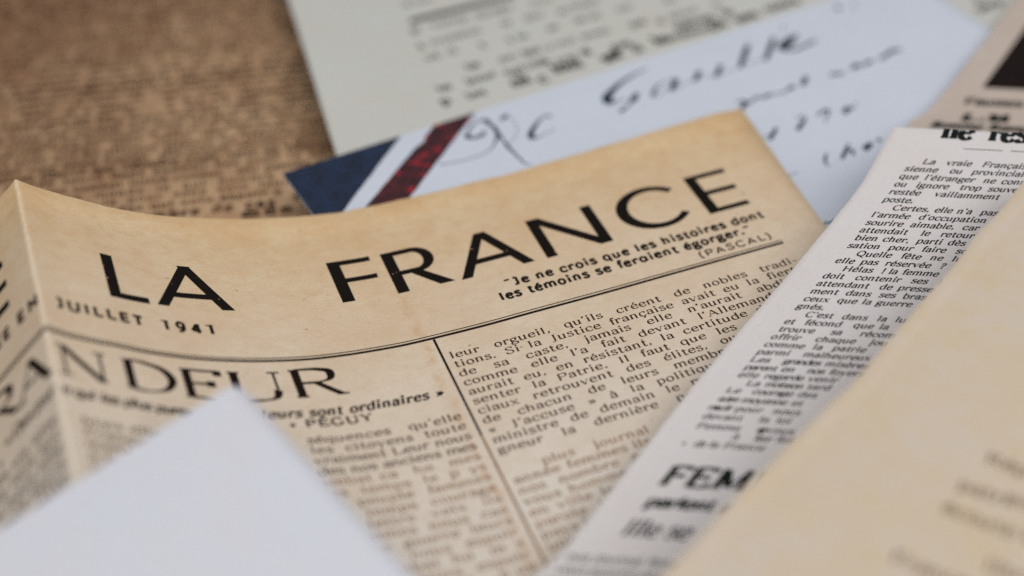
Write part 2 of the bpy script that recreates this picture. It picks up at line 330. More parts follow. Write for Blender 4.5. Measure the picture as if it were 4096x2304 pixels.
# ---------------------------------------------------------------- sheets of paper
def link(o, parent=None):
    scene.collection.objects.link(o)
    if parent is not None: o.parent = parent
    return o
def mesh_obj(name, verts, faces, mat, uvs, parent=None, smooth=True):
    me = bpy.data.meshes.new(name); me.from_pydata(verts, [], faces)
    uvl = me.uv_layers.new(name="page"); flat = []
    for f in faces:
        for i in f: flat += [uvs[i][0] * 10, uvs[i][1] * 10]
    uvl.data.foreach_set('uv', flat)
    me.polygons.foreach_set('use_smooth', [smooth] * len(faces))
    me.materials.append(mat); me.update()
    return link(bpy.data.objects.new(name, me), parent)
class Sheet:
    """a page: pos(u, v) gives the point in space of page coordinate (u, v)"""
    def __init__(s, pos): s.pos = pos
    def nrm(s, u, v, e=2e-4):
        a = s.pos(u + e, v) - s.pos(u - e, v); b = s.pos(u, v + e) - s.pos(u, v - e)
        return a.cross(b).normalized()
    def build(s, name, mat, rows, th=1.2e-4):
        V, U, F = [], [], []
        n = len(rows[0]); m = len(rows)
        for side in (0, -th):
            for row in rows:
                for u, v in row:
                    V.append(s.pos(u, v) + s.nrm(u, v) * side); U.append((u, v))
        N = n * m
        for j in range(m - 1):
            for i in range(n - 1):
                a = j * n + i; F.append((a, a + 1, a + n + 1, a + n)); F.append((N + a, N + a + n, N + a + n + 1, N + a + 1))
        def side(idx):
            for a, b in zip(idx, idx[1:]): F.append((a, N + a, N + b, b))
        side([i for i in range(n)][::-1]); side([(m - 1) * n + i for i in range(n)])
        side([j * n for j in range(m)]); side([j * n + n - 1 for j in range(m)][::-1])
        return mesh_obj(name, V, F, mat, U)
    def print_(s, name, ink, mat, parent, lift=4e-5, step=1.2e-3, clip=None):
        V, U, F = [], [], []
        for a, b, c, d in ink.q:
            n = max(1, math.ceil(max(math.dist(a, b), math.dist(d, c)) / step)); m = max(1, math.ceil(max(math.dist(a, d), math.dist(b, c)) / step))
            k = len(V); up = lift + random.random() * 1.5e-5
            if clip and not all(clip(*p) for p in (a, b, c, d)): continue
            for j in range(m + 1):
                for i in range(n + 1):
                    x, y = i / n, j / m
                    u = (a[0] * (1 - x) + b[0] * x) * (1 - y) + (d[0] * (1 - x) + c[0] * x) * y
                    v = (a[1] * (1 - x) + b[1] * x) * (1 - y) + (d[1] * (1 - x) + c[1] * x) * y
                    V.append(s.pos(u, v) + s.nrm(u, v) * up); U.append((u, v))
            for j in range(m):
                for i in range(n):
                    p = k + j * (n + 1) + i; F.append((p, p + 1, p + n + 2, p + n + 1))
        return mesh_obj(name, V, F, mat, U, parent, smooth=False)
def tag(o, label, cat, group=None):
    o['label'] = label; o['category'] = cat
    if group: o['group'] = group
def interp(tab, x):
    if x <= tab[0][0]: i = 0
    elif x >= tab[-1][0]: i = len(tab) - 2
    else:
        lo, hi = 0, len(tab) - 1
        while hi - lo > 1:
            mid = (lo + hi) // 2
            if tab[mid][0] <= x: lo = mid
            else: hi = mid
        i = lo
    a, b = tab[i], tab[i + 1]; t = (x - a[0]) / (b[0] - a[0])
    return [p + (q - p) * t for p, q in zip(a[1:], b[1:])]
def frange(a, b, s):
    n = max(1, round((b - a) / s)); return [a + (b - a) * k / n for k in range(n + 1)]

# page layout, in millimetres on each sheet; profiles are (arc length, run, height)
NEWS_PROF = [[-75.801,-150.0,1.2],[-75.09,-149.289,1.208],[-74.379,-148.579,1.216],[-73.669,-147.868,1.224],[-72.958,-147.158,1.231],[-72.248,-146.447,1.238],[-71.537,-145.737,1.244],[-70.827,-145.026,1.25],[-70.116,-144.316,1.256],[-69.406,-143.605,1.262],[-68.695,-142.895,1.268],[-67.984,-142.184,1.274],[-67.274,-141.474,1.28],[-66.563,-140.763,1.286],[-65.853,-140.053,1.291],[-65.142,-139.342,1.297],[-64.432,-138.632,1.303],[-63.721,-137.921,1.309],[-63.011,-137.211,1.316],[-62.3,-136.5,1.323],[-61.589,-135.789,1.329],[-60.879,-135.079,1.337],[-60.168,-134.368,1.344],[-59.458,-133.658,1.353],[-58.747,-132.947,1.361],[-58.037,-132.237,1.37],[-57.326,-131.526,1.38],[-56.615,-130.816,1.39],[-55.905,-130.105,1.401],[-55.194,-129.395,1.412],[-54.484,-128.684,1.424],[-53.773,-127.974,1.437],[-53.062,-127.263,1.451],[-52.352,-126.553,1.465],[-51.641,-125.842,1.481],[-50.93,-125.132,1.497],[-50.219,-124.421,1.516],[-49.508,-123.711,1.544],[-48.797,-123.0,1.579],[-48.085,-122.289,1.622],[-47.373,-121.579,1.672],[-46.66,-120.868,1.729],[-45.947,-120.158,1.794],[-45.232,-119.447,1.865],[-44.518,-118.737,1.944],[-43.802,-118.026,2.029],[-43.086,-117.316,2.121],[-42.368,-116.605,2.219],[-41.65,-115.895,2.323],[-40.931,-115.184,2.434],[-40.211,-114.474,2.55],[-39.49,-113.763,2.673],[-38.768,-113.053,2.8],[-38.045,-112.342,2.934],[-37.32,-111.632,3.079],[-36.584,-110.921,3.271],[-35.834,-110.211,3.511],[-35.07,-109.5,3.792],[-34.291,-108.789,4.11],[-33.5,-108.079,4.459],[-32.696,-107.368,4.834],[-31.883,-106.658,5.23],[-31.062,-105.947,5.64],[-30.237,-105.237,6.061],[-29.409,-104.526,6.486],[-28.581,-103.816,6.911],[-27.736,-103.105,7.367],[-26.87,-102.395,7.863],[-25.985,-101.684,8.392],[-25.082,-100.974,8.948],[-24.166,-100.263,9.526],[-23.24,-99.553,10.12],[-22.307,-98.842,10.725],[-21.371,-98.132,11.334],[-20.436,-97.421,11.942],[-19.503,-96.711,12.546],[-18.563,-96.0,13.161],[-17.614,-95.289,13.791],[-16.657,-94.579,14.432],[-15.693,-93.868,15.084],[-14.724,-93.158,15.743],[-13.751,-92.447,16.408],[-12.775,-91.737,17.077],[-11.795,-91.026,17.751],[-10.805,-90.316,18.441],[-9.807,-89.605,19.141],[-8.807,-88.895,19.846],[-7.807,-88.184,20.549],[-6.813,-87.474,21.244],[-5.828,-86.763,21.926],[-4.851,-86.053,22.597],[-3.878,-85.342,23.262],[-2.908,-84.632,23.922],[-1.939,-83.921,24.58],[-0.971,-83.211,25.239],[0.0,-82.5,25.9],[0.928,-81.795,25.296],[1.862,-81.091,24.683],[2.79,-80.386,24.078],[3.703,-79.681,23.498],[4.592,-78.977,22.956],[5.464,-78.272,22.444],[6.323,-77.568,21.952],[7.174,-76.863,21.474],[8.021,-76.158,21.005],[8.863,-75.454,20.544],[9.696,-74.749,20.099],[10.526,-74.044,19.66],[11.358,-73.34,19.217],[12.197,-72.635,18.762],[13.045,-71.931,18.291],[13.897,-71.226,17.811],[14.751,-70.521,17.33],[15.601,-69.817,16.853],[16.445,-69.112,16.389],[17.278,-68.407,15.945],[18.098,-67.703,15.525],[18.914,-66.998,15.115],[19.726,-66.293,14.711],[20.535,-65.589,14.314],[21.34,-64.884,13.923],[22.142,-64.18,13.54],[22.94,-63.475,13.166],[23.735,-62.77,12.799],[24.525,-62.066,12.442],[25.311,-61.361,12.093],[26.093,-60.656,11.755],[26.87,-59.952,11.426],[27.643,-59.247,11.109],[28.412,-58.542,10.801],[29.178,-57.838,10.499],[29.943,-57.133,10.203],[30.705,-56.429,9.913],[31.465,-55.724,9.628],[32.222,-55.019,9.349],[32.978,-54.315,9.076],[33.732,-53.61,8.809],[34.483,-52.905,8.548],[35.232,-52.201,8.293],[35.98,-51.496,8.044],[36.725,-50.792,7.801],[37.468,-50.087,7.565],[38.21,-49.382,7.334],[38.949,-48.678,7.11],[39.687,-47.973,6.892],[40.423,-47.268,6.678],[41.159,-46.564,6.468],[41.893,-45.859,6.261],[42.626,-45.154,6.059],[43.357,-44.45,5.863],[44.087,-43.745,5.673],[44.815,-43.041,5.49],[45.541,-42.336,5.315],[46.265,-41.631,5.148],[46.987,-40.927,4.991],[47.707,-40.222,4.844],[48.425,-39.517,4.706],[49.142,-38.813,4.573],[49.859,-38.108,4.444],[50.574,-37.403,4.319],[51.289,-36.699,4.199],[52.003,-35.994,4.083],[52.716,-35.29,3.972],[53.429,-34.585,3.865],[54.141,-33.88,3.764],[54.852,-33.176,3.667],[55.563,-32.471,3.575],[56.273,-31.766,3.488],[56.982,-31.062,3.407],[57.691,-30.357,3.328],[58.4,-29.653,3.249],[59.109,-28.948,3.17],[59.818,-28.243,3.093],[60.526,-27.539,3.02],[61.234,-26.834,2.95],[61.942,-26.129,2.887],[62.649,-25.425,2.83],[63.355,-24.72,2.78],[64.061,-24.015,2.74],[64.766,-23.311,2.71],[65.471,-22.606,2.689],[66.176,-21.902,2.67],[66.881,-21.197,2.652],[67.586,-20.492,2.635],[68.291,-19.788,2.619],[68.995,-19.083,2.603],[69.7,-18.378,2.589],[70.405,-17.674,2.575],[71.11,-16.969,2.563],[71.815,-16.264,2.551],[72.519,-15.56,2.541],[73.224,-14.855,2.531],[73.929,-14.151,2.523],[74.633,-13.446,2.516],[75.338,-12.741,2.51],[76.043,-12.037,2.506],[76.747,-11.332,2.502],[77.452,-10.627,2.501],[78.156,-9.923,2.5],[78.861,-9.218,2.502],[79.566,-8.514,2.509],[80.27,-7.809,2.518],[80.975,-7.104,2.53],[81.68,-6.4,2.545],[82.385,-5.695,2.561],[83.09,-4.99,2.578],[83.795,-4.286,2.597],[84.499,-3.581,2.616],[85.204,-2.876,2.634],[85.909,-2.172,2.653],[86.614,-1.467,2.67],[87.319,-0.763,2.685],[88.024,-0.058,2.699],[88.728,0.647,2.711],[89.433,1.351,2.723],[90.138,2.056,2.733],[90.842,2.761,2.744],[91.547,3.465,2.754],[92.252,4.17,2.764],[92.957,4.875,2.774],[93.661,5.579,2.783],[94.366,6.284,2.793],[95.071,6.988,2.803],[95.775,7.693,2.813],[96.48,8.398,2.823],[97.185,9.102,2.833],[97.89,9.807,2.844],[98.594,10.512,2.855],[99.299,11.216,2.867],[100.004,11.921,2.879],[100.708,12.625,2.893],[101.413,13.33,2.907],[102.118,14.035,2.922],[102.823,14.739,2.938],[103.528,15.444,2.955],[104.233,16.149,2.973],[104.937,16.853,2.991],[105.642,17.558,3.011],[106.347,18.263,3.031],[107.052,18.967,3.051],[107.757,19.672,3.072],[108.462,20.376,3.094],[109.167,21.081,3.116],[109.872,21.786,3.138],[110.577,22.49,3.161],[111.282,23.195,3.184],[111.987,23.9,3.207],[112.692,24.604,3.229],[113.397,25.309,3.252],[114.102,26.014,3.275],[114.807,26.718,3.298],[115.512,27.423,3.321],[116.217,28.127,3.343],[116.922,28.832,3.365],[117.627,29.537,3.386],[118.332,30.241,3.407],[119.037,30.946,3.428],[119.742,31.651,3.45],[120.447,32.355,3.472],[121.152,33.06,3.494],[121.857,33.764,3.516],[122.562,34.469,3.538],[123.267,35.174,3.56],[123.972,35.878,3.583],[124.677,36.583,3.605],[125.382,37.288,3.628],[126.087,37.992,3.65],[126.792,38.697,3.673],[127.497,39.402,3.695],[128.202,40.106,3.718],[128.907,40.811,3.74],[129.612,41.515,3.762],[130.317,42.22,3.783],[131.022,42.925,3.805],[131.727,43.629,3.826],[132.431,44.334,3.847],[133.136,45.039,3.868],[133.841,45.743,3.888],[134.546,46.448,3.908],[135.251,47.153,3.927],[135.956,47.857,3.946],[136.661,48.562,3.964],[137.366,49.266,3.982],[138.071,49.971,3.999],[138.775,50.676,4.016],[139.48,51.38,4.033],[140.185,52.085,4.05],[140.89,52.79,4.067],[141.595,53.494,4.084],[142.3,54.199,4.101],[143.004,54.903,4.118],[143.709,55.608,4.135],[144.414,56.313,4.151],[145.119,57.017,4.168],[145.824,57.722,4.184],[146.529,58.427,4.2],[147.233,59.131,4.215],[147.938,59.836,4.231],[148.643,60.541,4.246],[149.348,61.245,4.26],[150.053,61.95,4.274],[150.757,62.654,4.288],[151.462,63.359,4.302],[152.167,64.064,4.315],[152.872,64.768,4.327],[153.576,65.473,4.339],[154.281,66.178,4.35],[154.986,66.882,4.361],[155.69,67.587,4.371],[156.395,68.292,4.38],[157.1,68.996,4.389],[157.804,69.701,4.397],[158.509,70.405,4.404],[159.214,71.11,4.411],[159.918,71.815,4.418],[160.623,72.519,4.425],[161.328,73.224,4.431],[162.032,73.929,4.437],[162.737,74.633,4.443],[163.442,75.338,4.449],[164.146,76.042,4.454],[164.851,76.747,4.46],[165.556,77.452,4.465],[166.26,78.156,4.47],[166.965,78.861,4.475],[167.67,79.566,4.48],[168.374,80.27,4.485],[169.079,80.975,4.489],[169.784,81.68,4.494],[170.488,82.384,4.498],[171.193,83.089,4.503],[171.898,83.793,4.507],[172.602,84.498,4.511],[173.307,85.203,4.515],[174.012,85.907,4.519],[174.716,86.612,4.523],[175.421,87.317,4.527],[176.125,88.021,4.531],[176.83,88.726,4.535],[177.535,89.431,4.538],[178.239,90.135,4.542],[178.944,90.84,4.546],[179.649,91.544,4.55],[180.353,92.249,4.554],[181.058,92.954,4.558],[181.763,93.658,4.562],[182.467,94.363,4.566],[183.172,95.068,4.57],[183.877,95.772,4.574],[184.581,96.477,4.578],[185.286,97.181,4.582],[185.99,97.886,4.586],[186.695,98.591,4.591],[187.4,99.295,4.595],[188.104,100.0,4.6]]
CLIP_PROF = [[-181.06,-150.0,8.0],[-180.356,-149.296,8.002],[-179.652,-148.591,8.005],[-178.947,-147.887,8.007],[-178.243,-147.183,8.009],[-177.539,-146.478,8.011],[-176.834,-145.774,8.014],[-176.13,-145.07,8.016],[-175.426,-144.365,8.018],[-174.722,-143.661,8.02],[-174.017,-142.957,8.022],[-173.313,-142.253,8.025],[-172.609,-141.548,8.027],[-171.904,-140.844,8.029],[-171.2,-140.14,8.031],[-170.496,-139.435,8.033],[-169.791,-138.731,8.035],[-169.087,-138.027,8.037],[-168.383,-137.322,8.039],[-167.678,-136.618,8.041],[-166.974,-135.914,8.043],[-166.27,-135.209,8.045],[-165.565,-134.505,8.047],[-164.861,-133.801,8.05],[-164.157,-133.096,8.052],[-163.452,-132.392,8.054],[-162.748,-131.688,8.056],[-162.044,-130.984,8.058],[-161.339,-130.279,8.06],[-160.635,-129.575,8.062],[-159.931,-128.871,8.064],[-159.227,-128.166,8.066],[-158.522,-127.462,8.068],[-157.818,-126.758,8.07],[-157.114,-126.053,8.072],[-156.409,-125.349,8.074],[-155.705,-124.645,8.076],[-155.001,-123.94,8.078],[-154.296,-123.236,8.08],[-153.592,-122.532,8.082],[-152.888,-121.827,8.084],[-152.183,-121.123,8.086],[-151.479,-120.419,8.088],[-150.775,-119.715,8.09],[-150.07,-119.01,8.092],[-149.366,-118.306,8.095],[-148.662,-117.602,8.097],[-147.957,-116.897,8.099],[-147.253,-116.193,8.101],[-146.549,-115.489,8.103],[-145.845,-114.784,8.105],[-145.14,-114.08,8.108],[-144.436,-113.376,8.11],[-143.732,-112.671,8.112],[-143.027,-111.967,8.114],[-142.323,-111.263,8.117],[-141.619,-110.558,8.119],[-140.914,-109.854,8.121],[-140.21,-109.15,8.124],[-139.506,-108.445,8.126],[-138.801,-107.741,8.129],[-138.097,-107.037,8.131],[-137.393,-106.333,8.133],[-136.688,-105.628,8.136],[-135.984,-104.924,8.138],[-135.28,-104.22,8.141],[-134.575,-103.515,8.144],[-133.871,-102.811,8.146],[-133.167,-102.107,8.149],[-132.462,-101.402,8.151],[-131.758,-100.698,8.154],[-131.054,-99.994,8.157],[-130.35,-99.289,8.16],[-129.645,-98.585,8.163],[-128.941,-97.881,8.165],[-128.237,-97.176,8.168],[-127.532,-96.472,8.171],[-126.828,-95.768,8.174],[-126.124,-95.064,8.177],[-125.419,-94.359,8.18],[-124.715,-93.655,8.183],[-124.011,-92.951,8.186],[-123.306,-92.246,8.19],[-122.602,-91.542,8.193],[-121.898,-90.838,8.196],[-121.193,-90.133,8.199],[-120.489,-89.429,8.203],[-119.785,-88.725,8.206],[-119.08,-88.02,8.209],[-118.376,-87.316,8.213],[-117.672,-86.612,8.216],[-116.967,-85.907,8.22],[-116.263,-85.203,8.223],[-115.559,-84.499,8.227],[-114.854,-83.795,8.231],[-114.15,-83.09,8.234],[-113.446,-82.386,8.238],[-112.741,-81.682,8.242],[-112.037,-80.977,8.246],[-111.333,-80.273,8.249],[-110.629,-79.569,8.253],[-109.924,-78.864,8.257],[-109.22,-78.16,8.261],[-108.516,-77.456,8.265],[-107.811,-76.751,8.27],[-107.107,-76.047,8.274],[-106.403,-75.343,8.278],[-105.698,-74.638,8.283],[-104.994,-73.934,8.287],[-104.29,-73.23,8.292],[-103.585,-72.525,8.296],[-102.881,-71.821,8.301],[-102.177,-71.117,8.306],[-101.472,-70.413,8.311],[-100.768,-69.708,8.316],[-100.064,-69.004,8.321],[-99.359,-68.3,8.326],[-98.655,-67.595,8.331],[-97.951,-66.891,8.336],[-97.246,-66.187,8.342],[-96.542,-65.482,8.347],[-95.838,-64.778,8.353],[-95.133,-64.074,8.359],[-94.429,-63.369,8.365],[-93.725,-62.665,8.371],[-93.02,-61.961,8.377],[-92.316,-61.256,8.383],[-91.612,-60.552,8.389],[-90.907,-59.848,8.396],[-90.203,-59.144,8.402],[-89.499,-58.439,8.409],[-88.794,-57.735,8.416],[-88.09,-57.031,8.423],[-87.385,-56.326,8.43],[-86.681,-55.622,8.437],[-85.977,-54.918,8.444],[-85.272,-54.213,8.452],[-84.568,-53.509,8.46],[-83.864,-52.805,8.467],[-83.159,-52.1,8.475],[-82.455,-51.396,8.483],[-81.751,-50.692,8.492],[-81.046,-49.987,8.5],[-80.342,-49.283,8.509],[-79.638,-48.579,8.519],[-78.933,-47.875,8.53],[-78.229,-47.17,8.542],[-77.524,-46.466,8.554],[-76.82,-45.762,8.567],[-76.115,-45.057,8.581],[-75.411,-44.353,8.596],[-74.706,-43.649,8.611],[-74.002,-42.944,8.626],[-73.297,-42.24,8.643],[-72.593,-41.536,8.659],[-71.888,-40.831,8.676],[-71.184,-40.127,8.694],[-70.479,-39.423,8.711],[-69.775,-38.718,8.729],[-69.07,-38.014,8.747],[-68.366,-37.31,8.766],[-67.661,-36.605,8.784],[-66.957,-35.901,8.803],[-66.252,-35.197,8.822],[-65.547,-34.493,8.843],[-64.843,-33.788,8.864],[-64.138,-33.084,8.887],[-63.433,-32.38,8.91],[-62.729,-31.675,8.934],[-62.024,-30.971,8.958],[-61.319,-30.267,8.981],[-60.615,-29.562,9.005],[-59.91,-28.858,9.028],[-59.205,-28.154,9.052],[-58.5,-27.449,9.079],[-57.795,-26.745,9.111],[-57.09,-26.041,9.145],[-56.385,-25.336,9.182],[-55.679,-24.632,9.222],[-54.974,-23.928,9.264],[-54.268,-23.224,9.31],[-53.562,-22.519,9.359],[-52.856,-21.815,9.41],[-52.149,-21.111,9.465],[-51.443,-20.406,9.522],[-50.736,-19.702,9.583],[-50.029,-18.998,9.646],[-49.321,-18.293,9.712],[-48.614,-17.589,9.781],[-47.906,-16.885,9.853],[-47.197,-16.18,9.928],[-46.489,-15.476,10.006],[-45.78,-14.772,10.086],[-45.071,-14.067,10.17],[-44.361,-13.363,10.256],[-43.651,-12.659,10.345],[-42.941,-11.955,10.437],[-42.23,-11.25,10.533],[-41.519,-10.546,10.63],[-40.807,-9.842,10.731],[-40.096,-9.137,10.835],[-39.383,-8.433,10.941],[-38.67,-7.729,11.051],[-37.957,-7.024,11.163],[-37.244,-6.32,11.278],[-36.53,-5.616,11.396],[-35.815,-4.911,11.517],[-35.1,-4.207,11.64],[-34.384,-3.503,11.767],[-33.668,-2.798,11.896],[-32.952,-2.094,12.028],[-32.234,-1.39,12.163],[-31.517,-0.685,12.301],[-30.799,0.019,12.442],[-30.08,0.723,12.585],[-29.36,1.427,12.731],[-28.641,2.132,12.881],[-27.92,2.836,13.033],[-27.199,3.54,13.187],[-26.477,4.245,13.345],[-25.755,4.949,13.505],[-25.032,5.653,13.669],[-24.308,6.358,13.835],[-23.584,7.062,14.004],[-22.859,7.766,14.175],[-22.133,8.471,14.35],[-21.407,9.175,14.527],[-20.68,9.879,14.707],[-19.952,10.584,14.89],[-19.224,11.288,15.076],[-18.495,11.992,15.264],[-17.765,12.696,15.456],[-17.035,13.401,15.65],[-16.303,14.105,15.847],[-15.571,14.809,16.046],[-14.838,15.514,16.249],[-14.105,16.218,16.454],[-13.37,16.922,16.662],[-12.635,17.627,16.873],[-11.899,18.331,17.086],[-11.162,19.035,17.303],[-10.425,19.74,17.522],[-9.686,20.444,17.744],[-8.947,21.148,17.968],[-8.207,21.853,18.196],[-7.466,22.557,18.426],[-6.724,23.261,18.659],[-5.981,23.965,18.895],[-5.238,24.67,19.133],[-4.493,25.374,19.374],[-3.748,26.078,19.618],[-3.002,26.783,19.865],[-2.255,27.487,20.113],[-1.507,28.191,20.364],[-0.756,28.896,20.624],[0.0,29.6,20.9],[1.034,30.308,20.146],[2.075,31.015,19.383],[3.15,31.723,18.573],[4.249,32.431,17.732],[5.335,33.138,16.909],[6.372,33.846,16.151],[7.351,34.554,15.474],[8.311,35.262,14.826],[9.251,35.969,14.207],[10.173,36.677,13.616],[11.075,37.385,13.057],[11.958,38.092,12.529],[12.822,38.8,12.034],[13.668,39.508,11.569],[14.503,40.215,11.126],[15.328,40.923,10.703],[16.143,41.631,10.299],[16.949,42.338,9.912],[17.748,43.046,9.542],[18.539,43.754,9.188],[19.324,44.462,8.849],[20.103,45.169,8.523],[20.879,45.877,8.203],[21.654,46.585,7.889],[22.425,47.292,7.583],[23.192,48.0,7.286],[23.955,48.708,7.001],[24.713,49.415,6.731],[25.464,50.123,6.477],[26.21,50.831,6.242],[26.95,51.538,6.028],[27.683,52.246,5.835],[28.415,52.954,5.65],[29.145,53.662,5.471],[29.873,54.369,5.297],[30.6,55.077,5.131],[31.325,55.785,4.975],[32.048,56.492,4.828],[32.768,57.2,4.693],[33.486,57.908,4.571],[34.202,58.615,4.464],[34.916,59.323,4.372],[35.627,60.031,4.297],[36.338,60.738,4.232],[37.049,61.446,4.168],[37.759,62.154,4.107],[38.469,62.862,4.049],[39.179,63.569,3.995],[39.888,64.277,3.943],[40.598,64.985,3.896],[41.307,65.692,3.853],[42.015,66.4,3.814],[42.724,67.108,3.78],[43.432,67.815,3.752],[44.14,68.523,3.729],[44.848,69.231,3.712],[45.556,69.938,3.701],[46.264,70.646,3.693],[46.971,71.354,3.686],[47.679,72.062,3.68],[48.387,72.769,3.673],[49.094,73.477,3.666],[49.802,74.185,3.66],[50.51,74.892,3.654],[51.218,75.6,3.648],[51.925,76.308,3.642],[52.633,77.015,3.636],[53.341,77.723,3.631],[54.048,78.431,3.625],[54.756,79.138,3.62],[55.464,79.846,3.615],[56.172,80.554,3.61],[56.879,81.262,3.605],[57.587,81.969,3.6],[58.295,82.677,3.595],[59.002,83.385,3.591],[59.71,84.092,3.586],[60.418,84.8,3.582],[61.126,85.508,3.578],[61.833,86.215,3.574],[62.541,86.923,3.57],[63.249,87.631,3.566],[63.956,88.338,3.562],[64.664,89.046,3.559],[65.372,89.754,3.555],[66.079,90.462,3.552],[66.787,91.169,3.548],[67.495,91.877,3.545],[68.203,92.585,3.542],[68.91,93.292,3.539],[69.618,94.0,3.536],[70.326,94.708,3.533],[71.033,95.415,3.53],[71.741,96.123,3.527],[72.449,96.831,3.525],[73.156,97.538,3.522],[73.864,98.246,3.519],[74.572,98.954,3.517],[75.28,99.662,3.514],[75.987,100.369,3.512],[76.695,101.077,3.51],[77.403,101.785,3.508],[78.11,102.492,3.505],[78.818,103.2,3.503],[79.526,103.908,3.501],[80.233,104.615,3.499],[80.941,105.323,3.497],[81.649,106.031,3.495],[82.357,106.738,3.493],[83.064,107.446,3.492],[83.772,108.154,3.49],[84.48,108.862,3.488],[85.187,109.569,3.486],[85.895,110.277,3.484],[86.603,110.985,3.483],[87.31,111.692,3.481],[88.018,112.4,3.479],[88.726,113.108,3.478],[89.433,113.815,3.476],[90.141,114.523,3.474],[90.849,115.231,3.473],[91.557,115.938,3.471],[92.264,116.646,3.469],[92.972,117.354,3.468],[93.68,118.062,3.466],[94.387,118.769,3.464],[95.095,119.477,3.463],[95.803,120.185,3.461],[96.51,120.892,3.459],[97.218,121.6,3.458],[97.926,122.308,3.456],[98.633,123.015,3.454],[99.341,123.723,3.453],[100.049,124.431,3.451],[100.757,125.138,3.449],[101.464,125.846,3.447],[102.172,126.554,3.445],[102.88,127.262,3.443],[103.587,127.969,3.441],[104.295,128.677,3.439],[105.003,129.385,3.437],[105.71,130.092,3.435],[106.418,130.8,3.433],[107.126,131.508,3.431],[107.834,132.215,3.429],[108.541,132.923,3.427],[109.249,133.631,3.424],[109.957,134.338,3.422],[110.664,135.046,3.419],[111.372,135.754,3.417],[112.08,136.462,3.414],[112.787,137.169,3.411],[113.495,137.877,3.409],[114.203,138.585,3.406],[114.91,139.292,3.403],[115.618,140.0,3.4]]
CLIP_LINES = [[-8.4,[["La",75.96],["vraie",80.39],["Française,",87.09]]],[-10.27,[["sienne",72.49],["ou",80.89],["provinciale,",85.0]]],[-12.14,[["que",71.39],["l'étranger",76.07],["ne",86.94],["connaît",90.26]]],[-14.01,[["ou",70.33],["ignore",74.36],["trop",82.41],["souvent",87.64]]],[-15.88,[["restée",69.27],["vaillamment",77.66],["à",93.7]]],[-17.75,[["poste.",68.01]]],[-19.62,[["Certes,",69.63],["elle",77.36],["n'a",81.41],["pas",85.72],["vu",90.54]]],[-21.49,[["l'armée",65.7],["d'occupation",74.35],["sans",90.33]]],[-23.36,[["sourire",64.56],["aimable,",72.66],["car",82.09],["sa",86.37]]],[-25.23,[["attendait",63.35],["le",74.4],["retour",77.99],["de",85.15]]],[-27.1,[["bien",62.38],["cher,",67.42],["parti",73.49],["dès",79.11],["l'appel",83.43]]],[-28.97,[["sation",60.98],["pour",68.31],["faire",74.19],["son",80.36]]],[-30.84,[["Quelle",62.4],["fête",70.31],["ne",75.61],["lui",79.49]]],[-32.71,[["elle",58.56],["pas",63.07],["réservée",67.46],["?",77.12]]],[-34.58,[["Hélas",59.71],["!",66.65],["la",67.89],["femme",70.24],["de",78.11]]],[-36.45,[["doit",56.1],["contenir",61.88],["ses",71.75],["larmes",76.42]]],[-38.32,[["attendant",54.9],["de",66.03],["presser",69.25]]],[-40.19,[["ment",53.74],["dans",59.97],["ses",65.78],["bras",69.92]]],[-42.06,[["ceux",52.49],["que",58.36],["la",62.66],["guerre",65.13],["a",72.55]]],[-43.93,[["gnés.",51.14]]],[-45.8,[["C'est",52.53],["dans",58.94],["la",64.99],["lutte",68.09]]],[-47.67,[["et",48.83],["fécond",52.27],["que",60.77],["la",65.16],["vie",69.22]]],[-49.54,[["trouve",47.78],["sa",56.73],["récompense",61.76]]],[-51.41,[["offrir",46.4],["chaque",54.02],["jour",63.22]]],[-53.28,[["comme",45.19],["la",53.42],["patrie",56.8]]],[-55.15,[["parmi",43.84],["malheureux",51.71]]],[-57.02,[["Les",42.65],["grandes",48.25],["misères",55.26]]],[-58.89,[["parent",41.63],["en",47.84],["nos",52.12],["foyers",55.76]]],[-60.76,[["elle",40.53],["regarde",44.9],["venir",52.16]]],[-62.63,[["La",41.82],["moisson",44.92],["tard",51.88]]],[-64.5,[["Le",38.41],["courage",42.79],["des",50.23]]],[-66.56,[["autre",37.08],["moyenne",40.92],["et",49.09]]],[-68.62,[["mourir",35.39],["pour",39.84],["nous",45.94]]],[-70.67,[["devant",34.47],["la",43.57],["loi",46.34]]],[-72.92,[["Femme",33.44],["que",43.23],["vous",44.74]]],[-74.79,[["à",39.18],["leur",42.66],["foi",46.14]]],[-76.84,[["•",30.93],["de",33.04],["la",35.4],["France",37.63]]]]
